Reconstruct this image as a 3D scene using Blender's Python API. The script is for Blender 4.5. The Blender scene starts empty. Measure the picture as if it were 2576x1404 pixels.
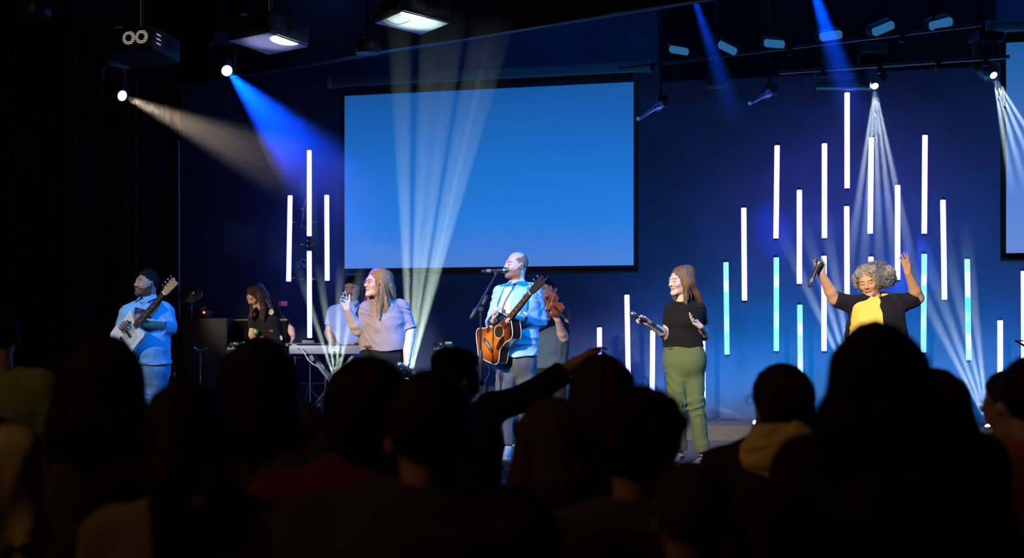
import bpy, bmesh, math, random
import numpy as np
from mathutils import Vector, Matrix, Euler

# ------------------------------------------------------------------ scene, camera, light
SC = bpy.context.scene
COL = SC.collection
FPX = 3578.0            # focal length in pixels of the 2576 px wide frame
HZ, CX, EYE = 820.0, 1288.0, 1.75
V = Vector
pi = math.pi

def P(px, py, Y):
    """world point at depth Y (metres from the lens plane) seen at pixel px, py"""
    return Vector(((px - CX) / FPX * Y, Y, EYE + (HZ - py) / FPX * Y))

cam_d = bpy.data.cameras.new('camera')
cam = bpy.data.objects.new('camera', cam_d)
COL.objects.link(cam)
cam.location = (0, 0, EYE)
cam.rotation_euler = (pi / 2, 0, 0)
cam_d.sensor_width = 36
cam_d.lens = 36 * FPX / 2576
cam_d.shift_y = (HZ - 702) / 2576
cam_d.clip_end = 200
cam_d.dof.use_dof = True
cam_d.dof.focus_distance = 12.2
cam_d.dof.aperture_fstop = 2.0
SC.camera = cam

SC.view_settings.view_transform = 'Standard'
SC.view_settings.look = 'None'
SC.view_settings.gamma = 1
SC.view_settings.exposure = 0
SC.view_settings.use_curve_mapping = False
cy = SC.cycles
cy.use_denoising = True
cy.use_adaptive_sampling = True
cy.adaptive_threshold = 0.1
cy.adaptive_min_samples = 16
cy.max_bounces = 4
cy.diffuse_bounces = 2
cy.glossy_bounces = 2
cy.transmission_bounces = 3
cy.transparent_max_bounces = 6
cy.volume_bounces = 0
cy.volume_step_rate = 1
cy.volume_max_steps = 64
cy.caustics_reflective = False
cy.caustics_refractive = False
cy.sample_clamp_indirect = 2.0
cy.sample_clamp_direct = 0

W = bpy.data.worlds.new('world')
SC.world = W
W.use_nodes = True
wn = W.node_tree
wn.nodes.clear()
wo = wn.nodes.new('ShaderNodeOutputWorld')
wb = wn.nodes.new('ShaderNodeBackground')
wb.inputs['Color'].default_value = (0, 0, 0, 1)
wb.inputs['Strength'].default_value = 0
wn.links.new(wb.outputs[0], wo.inputs['Surface'])
def spot(name, loc, target, power, color, angle, blend=0.15, radius=0.03):
    d = bpy.data.lights.new(name, 'SPOT')
    d.energy = power
    d.color = color
    d.spot_size = math.radians(angle)
    d.spot_blend = blend
    d.shadow_soft_size = radius
    o = bpy.data.objects.new(name, d)
    COL.objects.link(o)
    o.location = loc
    o.rotation_euler = (Vector(target) - Vector(loc)).to_track_quat('-Z', 'Y').to_euler()
    return o

def area(name, loc, target, power, color, size, size_y=None, spread=180):
    d = bpy.data.lights.new(name, 'AREA')
    d.energy = power
    d.color = color
    d.size = size
    if size_y:
        d.shape = 'RECTANGLE'
        d.size_y = size_y
    d.spread = math.radians(spread)
    o = bpy.data.objects.new(name, d)
    COL.objects.link(o)
    o.location = loc
    o.rotation_euler = (Vector(target) - Vector(loc)).to_track_quat('-Z', 'Y').to_euler()
    return o

LENS_A = P(308, 241, 14.5)      # warm moving head
LENS_B = P(571, 178, 15.0)      # blue moving head
LENS_C = P(2201, 217, 14.6)     # right cool moving head
LENS_D = P(2500, 190, 13.8)     # far right cool moving head
FLOOR_1 = P(846, 968, 14.3)     # floor beam behind keyboard stand
FLOOR_2 = P(1030, 955, 14.3)
FLOOR_3 = P(1897, 1062, 13.9)
FLOOR_4 = P(2486, 1070, 13.0)
FLOOR_5 = P(2150, 985, 13.6)

HAZES = []
def fan(name, src, tip_pxs, power, color, angle, Yt, label, dens=0.5, reach=1.0, blend=0.3, flat=0.5, fade=1.1, pad=1.0):
    """thin spotlights fanned out from one lens, and the wedge of haze they light up"""
    src = Vector(src)
    tips = [P(px, py, Yt) for px, py in tip_pxs]
    ds = [(t - src).normalized() for t in tips]
    for d in ds:
        spot('%s_beam' % name, src + d * 0.03, src + d, power, color, angle, blend, 0.03 if angle > 20 else 0.015)
    mid = sum(ds, Vector()).normalized()
    half = max(math.acos(min(1, mid.dot(d))) for d in ds) + math.radians(angle * .5 * pad)
    L = max((t - src).length for t in tips) * reach
    HAZES.append((src, mid, (ds[0] - ds[-1]) if len(ds) > 1 else Vector((1, 0, 0)), half, math.radians(angle * .6) if len(ds) > 1 else half, L, dens, fade, label))

WARM = (1.0, 0.80, 0.55)
COOL = (0.66, 0.86, 1.0)
PALE = (0.72, 1.0, 0.88)
BLUE = (0.0, 0.05, 1.0)
# moving heads on the ceiling
fan('warm_head', LENS_A, [(760, 440)], 300, WARM, 21, 14.2, 'dim warm beam of haze slanting down from the leftmost spotlight', blend=.9, fade=.7)
fan('blue_head', LENS_B, [(800, 430)], 3600, BLUE, 24, 13.9, 'broad deep blue beam of haze left of the wide screen', blend=.7, reach=1.35, fade=1.0)
fan('cool_head', LENS_C, [(2140, 640), (2175, 640), (2212, 640), (2250, 640), (2290, 640)], 4200, COOL, 3.6, 14.3, 'white fan of rays in the haze over the right tube cluster', reach=1.3)
fan('side_head', LENS_D, [(2540, 440), (2565, 420), (2592, 400), (2618, 380)], 4000, COOL, 4, 13.6, 'pale rays in the haze at the right edge beside the second screen', reach=1.2)
# moving heads on the stage floor, pointing up
fan('floor_one', FLOOR_1, [(790, 800), (818, 780), (852, 780), (884, 790)], 2400, PALE, 4.2, 13.9, 'pale green fan of haze in front of the keyboard stand', reach=1.6)
fan('floor_two', FLOOR_2, [(1010, 250), (1075, 240), (1120, 235), (1180, 235), (1215, 240)], 3800, PALE, 4.2, 13.6, 'tall pale green beams of haze crossing the wide screen', reach=1.25)
fan('floor_three', FLOOR_3, [(1770, 1005), (1750, 1010)], 300, COOL, 4, 14.2, 'thin low beam of haze right of the green trousers')
fan('floor_four', FLOOR_4, [(2300, 700), (2345, 690), (2395, 680), (2440, 680)], 2600, COOL, 4.2, 12.4, 'pale fan of rays in the haze at lower right', reach=1.2)
fan('floor_five', FLOOR_5, [(1990, 640), (2040, 620), (2085, 600)], 2400, COOL, 4.4, 13.0, 'pale rays in the haze behind the woman in yellow', reach=1.2)
fan('high_left', P(1720, -80, 13.6), [(1860, 330)], 1400, BLUE, 9, 14.6, 'faint blue beam of haze at the top right of the wide screen', blend=.9)
fan('high_right', P(2020, -110, 12.9), [(2160, 330)], 4200, BLUE, 12, 14.0, 'blue beam of haze falling from the top edge above the tube cluster', blend=.9)
# added area lights without fixtures that brighten the back wall in blue
area('wall_fill_top_right', (3.9, 14.1, 5.6), (4.1, 15.3, 1.6), 8, (0.0, 0.2, 1.0), 3.6, 0.25)
area('wall_fill_low_right', (3.55, 14.35, 0.95), (3.75, 15.0, 2.6), 120, (0.0, 0.42, 1.0), 4.2, 0.12)
area('wall_fill_low_mid', (0.3, 15.3, 0.95), (0.35, 16.0, 2.4), 5, (0.01, 0.26, 1.0), 3.4, 0.12)
area('wall_fill_top_mid', (-0.6, 14.9, 5.6), (-0.4, 16.0, 1.4), 12, (0.0, 0.2, 1.0), 4.0, 0.25)
# performers: warm white from front left, saturated blue from front right
KEYC, BLC = (1.0, 0.86, 0.68), (0.0, 0.24, 1.0)
def pair(px, Y, wk, bl, kc=KEYC, ang=13.0, zc=1.62):
    t = P(px, 820, Y); t.z = zc
    if wk: spot('front_key', t + Vector((-4.4, -8.0, 3.6)), t, wk, kc, ang * 1.1, 1.0, .08)
    if bl: spot('side_blue', t + Vector((3.7, -3.0, 3.95)), t, bl, BLC, ang * 1.6, .8, .08)
pair(370, 12.9, 2600, 1900, (.85, .92, 1.0), 12)
pair(660, 15.7, 3600, 0, (1, .85, .66), 5.5, 1.7)
pair(860, 15.7, 4200, 250, (.85, .8, 1), 8)
pair(955, 12.5, 5200, 2600)
pair(1290, 12.4, 5200, 1500, (.95, .92, .85))
pair(1390, 14.3, 1700, 200, (.7, .6, 1), 8, 1.8)
pair(1725, 11.67, 5600, 900)
pair(2200, 11.5, 6500, 700, (1, .84, .6))
# house light: faint warm light on the audience
area('house_light', (-4.5, 1.6, 5.2), (0, 4.6, 1.2), 36, (1.0, 0.62, 0.3), 2.5, 1.0)

# ------------------------------------------------------------------ materials
def mat(name, col=(0.5, 0.5, 0.5), rough=0.6, metal=0.0, emit=None, es=0.0, noise=0.0, nscale=20.0,
        bump=0.0, bscale=60.0, coat=0.0, vcol=False, sheen=0.0, spec=None, stretch=None, subsurf=0.0):
    m = bpy.data.materials.new(name)
    m.use_nodes = True
    nt = m.node_tree
    b = nt.nodes['Principled BSDF']
    b.inputs['Base Color'].default_value = (*col, 1)
    b.inputs['Roughness'].default_value = rough
    b.inputs['Metallic'].default_value = metal
    if coat: b.inputs['Coat Weight'].default_value = coat
    if sheen: b.inputs['Sheen Weight'].default_value = sheen
    if spec is not None: b.inputs['Specular IOR Level'].default_value = spec
    if emit:
        b.inputs['Emission Color'].default_value = (*emit, 1)
        b.inputs['Emission Strength'].default_value = es
    tc = nt.nodes.new('ShaderNodeTexCoord')
    src = tc.outputs['Object']
    if stretch:
        mp = nt.nodes.new('ShaderNodeMapping')
        mp.inputs['Scale'].default_value = stretch
        nt.links.new(src, mp.inputs['Vector'])
        src = mp.outputs['Vector']
    base = None
    if vcol:
        a = nt.nodes.new('ShaderNodeVertexColor')
        a.layer_name = 'Col'
        base = a.outputs['Color']
    if noise:
        n = nt.nodes.new('ShaderNodeTexNoise')
        n.inputs['Scale'].default_value = nscale
        n.inputs['Detail'].default_value = 4
        nt.links.new(src, n.inputs['Vector'])
        r = nt.nodes.new('ShaderNodeMapRange')
        r.inputs['From Min'].default_value = 0.3
        r.inputs['From Max'].default_value = 0.7
        r.inputs['To Min'].default_value = 1 - noise
        r.inputs['To Max'].default_value = 1 + noise
        nt.links.new(n.outputs['Fac'], r.inputs['Value'])
        mx = nt.nodes.new('ShaderNodeVectorMath')
        mx.operation = 'SCALE'
        if base: nt.links.new(base, mx.inputs[0])
        else: mx.inputs[0].default_value = col
        nt.links.new(r.outputs[0], mx.inputs['Scale'])
        base = mx.outputs[0]
    if base: nt.links.new(base, b.inputs['Base Color'])
    if bump:
        n2 = nt.nodes.new('ShaderNodeTexNoise')
        n2.inputs['Scale'].default_value = bscale
        n2.inputs['Detail'].default_value = 3
        nt.links.new(src, n2.inputs['Vector'])
        bp = nt.nodes.new('ShaderNodeBump')
        bp.inputs['Strength'].default_value = bump
        bp.inputs['Distance'].default_value = 0.01
        nt.links.new(n2.outputs['Fac'], bp.inputs['Height'])
        nt.links.new(bp.outputs[0], b.inputs['Normal'])
    return m

M = {}
M['black'] = mat('black_paint', (0.012, 0.012, 0.014), 0.5, noise=0.2)
M['black_metal'] = mat('black_metal', (0.03, 0.03, 0.035), 0.35, 0.6, noise=0.15)
M['plastic'] = mat('black_plastic', (0.025, 0.025, 0.028), 0.4, noise=0.15)
M['grey_plastic'] = mat('grey_plastic', (0.16, 0.17, 0.18), 0.5, noise=0.1)
M['white_plastic'] = mat('white_plastic', (0.75, 0.75, 0.76), 0.4, noise=0.05)
M['chrome'] = mat('chrome', (0.75, 0.75, 0.78), 0.18, 1.0)
M['steel'] = mat('steel', (0.35, 0.36, 0.38), 0.35, 0.9, noise=0.1)
M['gold'] = mat('gold', (0.8, 0.58, 0.25), 0.3, 1.0)

# ------------------------------------------------------------------ object helpers
def tag(o, label=None, cat=None, group=None, kind=None):
    if label: o['label'] = label
    if cat: o['category'] = cat
    if group: o['group'] = group
    if kind: o['kind'] = kind
    return o

def empty(name, loc, label=None, cat=None, group=None, rot=(0, 0, 0)):
    o = bpy.data.objects.new(name, None)
    COL.objects.link(o)
    o.location = loc
    o.rotation_euler = rot
    o.empty_display_size = 0.1
    tag(o, label, cat, group)
    return o

def world_matrix(o):
    m = Matrix.LocRotScale(o.location, o.rotation_euler, o.scale)
    return world_matrix(o.parent) @ o.matrix_parent_inverse @ m if o.parent else m

def link(name, me, mt=None, parent=None, world=True):
    """link a mesh; if world, its coordinates are world coordinates even under a parent"""
    o = bpy.data.objects.new(name, me)
    COL.objects.link(o)
    if mt is not None:
        for m_ in (mt if isinstance(mt, (list, tuple)) else [mt]):
            me.materials.append(m_)
    if parent is not None:
        o.parent = parent
        if world:
            o.matrix_parent_inverse = world_matrix(parent).inverted()
    return o

def frame_from(d, up=(0, 0, 1)):
    d = Vector(d).normalized()
    u = Vector(up)
    if abs(d.dot(u)) > 0.98:
        u = Vector((1, 0, 0))
    x = u.cross(d).normalized()
    y = d.cross(x).normalized()
    return x, y, d

class MB:
    """collects shapes into one mesh"""
    def __init__(s):
        s.v, s.f, s.mi, s.cur, s.T = [], [], [], 0, Matrix.Identity(4)
    def _add(s, vs, fs):
        b = len(s.v)
        s.v += [s.T @ Vector(q) for q in vs]
        s.f += [tuple(b + i for i in f) for f in fs]
        s.mi += [s.cur] * len(fs)
    def box(s, c, size, rot=None, bev=0.0):
        hx, hy, hz = [q / 2 for q in size]
        R = rot if rot is not None else Matrix.Identity(3)
        if bev <= 0:
            vs = [(x, y, z) for x in (-hx, hx) for y in (-hy, hy) for z in (-hz, hz)]
            fs = [(0, 1, 3, 2), (4, 6, 7, 5), (0, 4, 5, 1), (2, 3, 7, 6), (0, 2, 6, 4), (1, 5, 7, 3)]
        else:
            b = min(bev, hx * .95, hy * .95, hz * .95)
            bm = bmesh.new()
            bmesh.ops.create_cube(bm, size=1)
            for v in bm.verts: v.co = (v.co.x * 2 * hx, v.co.y * 2 * hy, v.co.z * 2 * hz)
            bmesh.ops.bevel(bm, geom=bm.edges[:], offset=b, segments=2, affect='EDGES', profile=0.5)
            bm.verts.index_update()
            vs = [tuple(v.co) for v in bm.verts]
            fs = [tuple(v.index for v in f.verts) for f in bm.faces]
            bm.free()
        c = Vector(c)
        s._add([c + R @ Vector(q) for q in vs], fs)
        return s
    def tube(s, pts, r, n=10, caps=True, up=(0, 0, 1), flat=1.0):
        pts = [Vector(p) for p in pts]
        rs = list(r) if isinstance(r, (list, tuple)) else [r] * len(pts)
        vs, fs = [], []
        px = None
        for i, p in enumerate(pts):
            d = (pts[min(i + 1, len(pts) - 1)] - pts[max(i - 1, 0)])
            if d.length < 1e-9: d = Vector((0, 0, 1))
            if px is None:
                x, y, d = frame_from(d, up)
            else:
                d.normalize()
                x = (px - d * px.dot(d)).normalized()
                y = d.cross(x)
            px = x
            for k in range(n):
                a = 2 * pi * k / n
                vs.append(p + x * (math.cos(a) * rs[i]) + y * (math.sin(a) * rs[i] * flat))
        for i in range(len(pts) - 1):
            for k in range(n):
                a, b = i * n + k, i * n + (k + 1) % n
                fs.append((a, b, b + n, a + n))
        if caps:
            fs.append(tuple(range(n - 1, -1, -1)))
            fs.append(tuple((len(pts) - 1) * n + k for k in range(n)))
        s._add(vs, fs)
        return s
    def cyl(s, a, b, r, r2=None, n=16):
        return s.tube([a, b], [r, r if r2 is None else r2], n)
    def lathe(s, prof, a, d, n=20, up=(0, 0, 1)):
        """prof: list of (radius, distance along d) from point a"""
        x, y, d = frame_from(d, up)
        a = Vector(a)
        vs, fs = [], []
        for (r, h) in prof:
            for k in range(n):
                t = 2 * pi * k / n
                vs.append(a + d * h + x * (max(r, 1e-4) * math.cos(t)) + y * (max(r, 1e-4) * math.sin(t)))
        for i in range(len(prof) - 1):
            for k in range(n):
                p, q = i * n + k, i * n + (k + 1) % n
                fs.append((p, q, q + n, p + n))
        fs.append(tuple(range(n - 1, -1, -1)))
        fs.append(tuple((len(prof) - 1) * n + k for k in range(n)))
        s._add(vs, fs)
        return s
    def ball(s, c, r, n=12, m=8, rot=None):
        rr = r if isinstance(r, (list, tuple)) else (r, r, r)
        R = rot if rot is not None else Matrix.Identity(3)
        c = Vector(c)
        vs, fs = [c + R @ Vector((0, 0, rr[2]))], []
        for i in range(1, m):
            ph = pi * i / m
            for k in range(n):
                t = 2 * pi * k / n
                vs.append(c + R @ Vector((rr[0] * math.sin(ph) * math.cos(t), rr[1] * math.sin(ph) * math.sin(t), rr[2] * math.cos(ph))))
        vs.append(c + R @ Vector((0, 0, -rr[2])))
        for k in range(n):
            fs.append((0, 1 + k, 1 + (k + 1) % n))
            fs.append((len(vs) - 1, 1 + (m - 2) * n + (k + 1) % n, 1 + (m - 2) * n + k))
        for i in range(m - 2):
            for k in range(n):
                a, b = 1 + i * n + k, 1 + i * n + (k + 1) % n
                fs.append((a, a + n, b + n, b))
        s._add(vs, fs)
        return s
    def prism(s, outline, o, x, y, z, t):
        """2D outline in the plane o + x*u + y*v, extruded from -t/2 to t/2 along z"""
        o, x, y, z = Vector(o), Vector(x), Vector(y), Vector(z)
        n = len(outline)
        vs = [o + x * u + y * v - z * (t / 2) for u, v in outline] + [o + x * u + y * v + z * (t / 2) for u, v in outline]
        fs = [tuple(range(n - 1, -1, -1)), tuple(range(n, 2 * n))]
        fs += [(i, (i + 1) % n, (i + 1) % n + n, i + n) for i in range(n)]
        s._add(vs, fs)
        return s
    def build(s, name, mt, parent=None, smooth=True, world=True, angle=40):
        me = bpy.data.meshes.new(name)
        me.from_pydata([tuple(v) for v in s.v], [], s.f)
        me.validate()
        if isinstance(mt, (list, tuple)) and len(me.polygons) == len(s.mi):
            me.polygons.foreach_set('material_index', s.mi)
        bm = bmesh.new()
        bm.from_mesh(me)
        bmesh.ops.recalc_face_normals(bm, faces=bm.faces[:])
        bm.to_mesh(me)
        bm.free()
        o = link(name, me, mt, parent, world)
        if smooth:
            me.polygons.foreach_set('use_smooth', [True] * len(me.polygons))
            me.set_sharp_from_angle(angle=math.radians(angle))
        return o

def rotm(ax, deg): return Matrix.Rotation(math.radians(deg), 3, ax)

def copy_tree(o, parent=None):
    c = o.copy()
    COL.objects.link(c)
    if parent is not None:
        c.parent = parent
        c.matrix_parent_inverse = o.matrix_parent_inverse.copy()
    for ch in list(o.children):
        copy_tree(ch, c)
    return c

random.seed(7)

def haze_wedge(src, mid, sidev, ha, hb, L, dens, fade, label):
    z = mid
    x = sidev - z * sidev.dot(z)
    x = x.normalized() if x.length > 1e-4 else frame_from(z)[0]
    y = z.cross(x)
    n = 28
    d0 = 0.035
    vs, fs = [], []
    for L_ in (d0, L):
        for k in range(n):
            t = 2 * pi * k / n
            vs.append((math.cos(t) * (.012 + L_ * math.tan(ha)), math.sin(t) * (.012 + L_ * math.tan(hb)), L_))
    for k in range(n):
        fs.append((k, (k + 1) % n, n + (k + 1) % n, n + k))
    fs += [tuple(range(n - 1, -1, -1)), tuple(range(n, 2 * n))]
    me = bpy.data.meshes.new('haze')
    me.from_pydata(vs, [], fs)
    m = bpy.data.materials.new('haze')
    m.use_nodes = True
    nt = m.node_tree
    nt.nodes.clear()
    out = nt.nodes.new('ShaderNodeOutputMaterial')
    vsn = nt.nodes.new('ShaderNodeVolumeScatter')
    vsn.inputs['Anisotropy'].default_value = 0.0
    vsn.inputs['Density'].default_value = dens
    nt.links.new(vsn.outputs[0], out.inputs['Volume'])
    if fade:
        tc = nt.nodes.new('ShaderNodeTexCoord'); sp = nt.nodes.new('ShaderNodeSeparateXYZ')
        nt.links.new(tc.outputs['Object'], sp.inputs[0])
        mr = nt.nodes.new('ShaderNodeMapRange')
        mr.inputs['From Min'].default_value = 0; mr.inputs['From Max'].default_value = L
        mr.inputs['To Min'].default_value = 1; mr.inputs['To Max'].default_value = 0
        nt.links.new(sp.outputs['Z'], mr.inputs['Value'])
        pw = nt.nodes.new('ShaderNodeMath'); pw.operation = 'POWER'; pw.inputs[1].default_value = fade
        nt.links.new(mr.outputs[0], pw.inputs[0])
        # density shaped along the beam to even its brightness and fade its end
        rt = nt.nodes.new('ShaderNodeMath'); rt.operation = 'DIVIDE'; rt.inputs[1].default_value = L; nt.links.new(sp.outputs['Z'], rt.inputs[0])
        sq = nt.nodes.new('ShaderNodeMath'); sq.operation = 'POWER'; sq.inputs[1].default_value = .4; nt.links.new(rt.outputs[0], sq.inputs[0])
        m0 = nt.nodes.new('ShaderNodeMath'); m0.operation = 'MULTIPLY'; nt.links.new(pw.outputs[0], m0.inputs[0]); nt.links.new(sq.outputs[0], m0.inputs[1])
        ml = nt.nodes.new('ShaderNodeMath'); ml.operation = 'MULTIPLY'; ml.inputs[1].default_value = dens * 1.7
        nt.links.new(m0.outputs[0], ml.inputs[0])
        nt.links.new(ml.outputs[0], vsn.inputs['Density'])
    o = link('haze', me, m)
    o.matrix_world = Matrix.Translation(src) @ Matrix((x, y, z)).transposed().to_4x4()
    tag(o, label, 'haze', kind='stuff')
    return o
# ------------------------------------------------------------------ the room
WS = -0.29                                   # the back wall turns away to the left
def wallY(x, y0=16.1): return y0 + WS * x
wdir = Vector((1, WS, 0)).normalized()       # along the wall, to the right
wnor = Vector((WS, -1, 0)).normalized() * 1  # towards the audience
def atplane(px, py, y0):
    """point on the vertical plane parallel to the back wall (Y = y0 + WS x) seen at a pixel"""
    u = (px - CX) / FPX
    Y = y0 / (1 - WS * u)
    return P(px, py, Y)

m_wall = mat('blue_light_tinted_wall', (0.03, 0.06, 0.12), 0.75, noise=0.15, nscale=3, bump=0.15, bscale=30)  # blue of the stage light is put into the black wall's colour
m_stage = mat('dark_stage_carpet', (0.10, 0.10, 0.115), 0.95, noise=0.25, nscale=60, bump=0.4, bscale=300)
m_house = mat('house_floor_carpet', (0.02, 0.018, 0.018), 0.95, noise=0.3, nscale=40)
m_ceil = mat('black_ceiling', (0.012, 0.012, 0.013), 0.9, noise=0.3, nscale=4)
STZ = 0.60
def quadwall(name, a, b, z0, z1, t=0.1, m=m_wall):
    a, b = Vector(a), Vector(b)
    d = (b - a)
    n = Vector((-d.y, d.x, 0)).normalized() * t
    mb = MB()
    ps = [a, b, b + n, a + n]
    mb._add([(p.x, p.y, z0) for p in ps] + [(p.x, p.y, z1) for p in ps],
            [(0, 1, 2, 3), (7, 6, 5, 4), (0, 4, 5, 1), (1, 5, 6, 2), (2, 6, 7, 3), (3, 7, 4, 0)])
    return tag(mb.build(name, m, smooth=False), kind='structure')
quadwall('wall_back', (-9, wallY(-9), 0), (9, wallY(9), 0), 0, 5.8)
quadwall('wall_left', (-9, -3, 0), (-9, wallY(-9), 0), 0, 5.8)
quadwall('wall_right', (9, wallY(9), 0), (9, -3, 0), 0, 5.8)
quadwall('wall_front', (9, -3, 0), (-9, -3, 0), 0, 5.8)
mb = MB(); mb.box((0, 8, -0.05), (18.4, 23, 0.1)); tag(mb.build('floor', m_house, smooth=False), kind='structure')
mb = MB(); mb.box((0, 8, 5.85), (18.4, 23, 0.1)); tag(mb.build('ceiling', m_ceil, smooth=False), kind='structure')
# stage platform with a lower front step
def slab(name, x0, x1, f0, z0, z1, m, b0=None, **k):
    """block between the vertical planes Y=f0+WS x (front) and Y=b0+WS x (back)"""
    b0 = 16.1 if b0 is None else b0
    ps = [(x0, f0 + WS * x0), (x1, f0 + WS * x1), (x1, b0 + WS * x1), (x0, b0 + WS * x0)]
    mb = MB()
    mb._add([(p[0], p[1], z0) for p in ps] + [(p[0], p[1], z1) for p in ps],
            [(3, 2, 1, 0), (4, 5, 6, 7), (0, 1, 5, 4), (1, 2, 6, 5), (2, 3, 7, 6), (3, 0, 4, 7)])
    return mb
edge = [(-8.9, 12.75), (-1.2, 12.35), (0.05, 12.12), (1.66, 11.42), (2.6, 11.18), (3.6, 10.98), (8.9, 9.6)]
def stage_block(name, off, z0, z1, m, back=None):
    pts = [(x, y - off) for x, y in edge]
    if back is None: pts += [(8.9, 16.1 + WS * 8.9), (-8.9, 16.1 - WS * 8.9)]
    else: pts += [(x, y - back) for x, y in reversed(edge)]
    mb = MB(); mb.prism(pts, (0, 0, (z0 + z1) / 2), (1, 0, 0), (0, 1, 0), (0, 0, 1), z1 - z0)
    if back is None: return tag(mb.build(name, m, smooth=False), kind='structure')
    n = len(edge); mb = MB()
    for i in range(n - 1):
        q = [(edge[i][0], edge[i][1] - off), (edge[i + 1][0], edge[i + 1][1] - off), (edge[i + 1][0], edge[i + 1][1] - back), (edge[i][0], edge[i][1] - back)]
        mb.prism(q, (0, 0, (z0 + z1) / 2), (1, 0, 0), (0, 1, 0), (0, 0, 1), z1 - z0)
    bmx = mb.build(name, m, smooth=False); return tag(bmx, kind='structure')
stage_block('floor_stage', 0, 0, STZ, m_stage)
stage_block('floor_step', .30, 0, STZ - .17, m_stage, .001)
stage_block('trim_1', .012, STZ - .045, STZ - .012, M['black'], .001)
stage_block('trim_4', .312, STZ - .215, STZ - .182, M['black'], .301)
tag(slab('floor_riser', -8.9, 8.9, 14.9, STZ, STZ + .15, m_stage).build('floor_riser', m_stage, smooth=False), kind='structure')

# proscenium fascia: hangs from the ceiling in front of the stage, its lower edge runs obliquely
ft = MB()
pa, pb = P(430, 190, 17.0), P(1790, 0, 12.38)
pa = Vector((pa.x, pa.y, 4.6)); pb = Vector((pb.x, pb.y, 4.6))
dd = (pb - pa).normalized(); pb2 = pb + dd * 4.5; pa2 = pa - dd * 1.2
nn = Vector((-dd.y, dd.x, 0)) * 0.08
ft._add([tuple(q) for q in (pa2, pb2, pb2 + nn, pa2 + nn)] + [(q.x, q.y, 5.8) for q in (pa2, pb2, pb2 + nn, pa2 + nn)],
        [(0, 1, 2, 3), (7, 6, 5, 4), (0, 4, 5, 1), (1, 5, 6, 2), (2, 6, 7, 3), (3, 7, 4, 0)])
tag(ft.build('trim_2', m_ceil, smooth=False), kind='structure')
mb = MB(); mb.tube([pa2 + Vector((0, -.02, 0)), pb2 + Vector((0, -.02, 0))], .012, 6)
tag(mb.build('trim_3', M['steel']), kind='structure')

# added black panel that keeps the back wall's top dark behind the lamps
a_, b_ = atplane(1660, 0, 15.92), atplane(2505, 0, 15.92)
va = MB(); Rv = Matrix((wdir, -wnor, Vector((0, 0, 1)))).transposed()
va.box(((a_.x + b_.x) / 2, (a_.y + b_.y) / 2, (4.40 + 5.8) / 2), ((Vector((b_.x, b_.y, 0)) - Vector((a_.x, a_.y, 0))).length, .04, 1.4), Rv)
tag(va.build('trim_5', mat('added_black_panel', (.008, .009, .012), .95, spec=.05), smooth=False), kind='structure')
# pleated black curtain along the left of the back wall
m_cur = mat('black_velvet', (0.02, 0.016, 0.02), 0.95, noise=0.3, nscale=8, sheen=0.3)
def curtain(name, x0, x1, y0, z0, z1, label, n):
    mb = MB(); N = n * 8; vs, fs = [], []
    for j, z in enumerate([z0, z0 + (z1 - z0) * .5, z1]):
        for i in range(N + 1):
            x = x0 + (x1 - x0) * i / N
            w = .05 * math.sin(2 * pi * i / 8) + .02 * math.sin(i * .9 + j * .4)
            vs.append((x, wallY(x, y0) - .1 + w, z))
    for j in range(2):
        for i in range(N):
            a = j * (N + 1) + i
            fs.append((a, a + 1, a + N + 2, a + N + 1))
    mb._add(vs, fs)
    o = mb.build(name, m_cur, angle=80)
    return tag(o, label, 'curtain')
curtain('stage_curtain', -6.9, -3.9, 15.9, STZ + .15, 5.3, 'black pleated floor length curtain on the dark left wall behind the bass player', 26)

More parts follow.
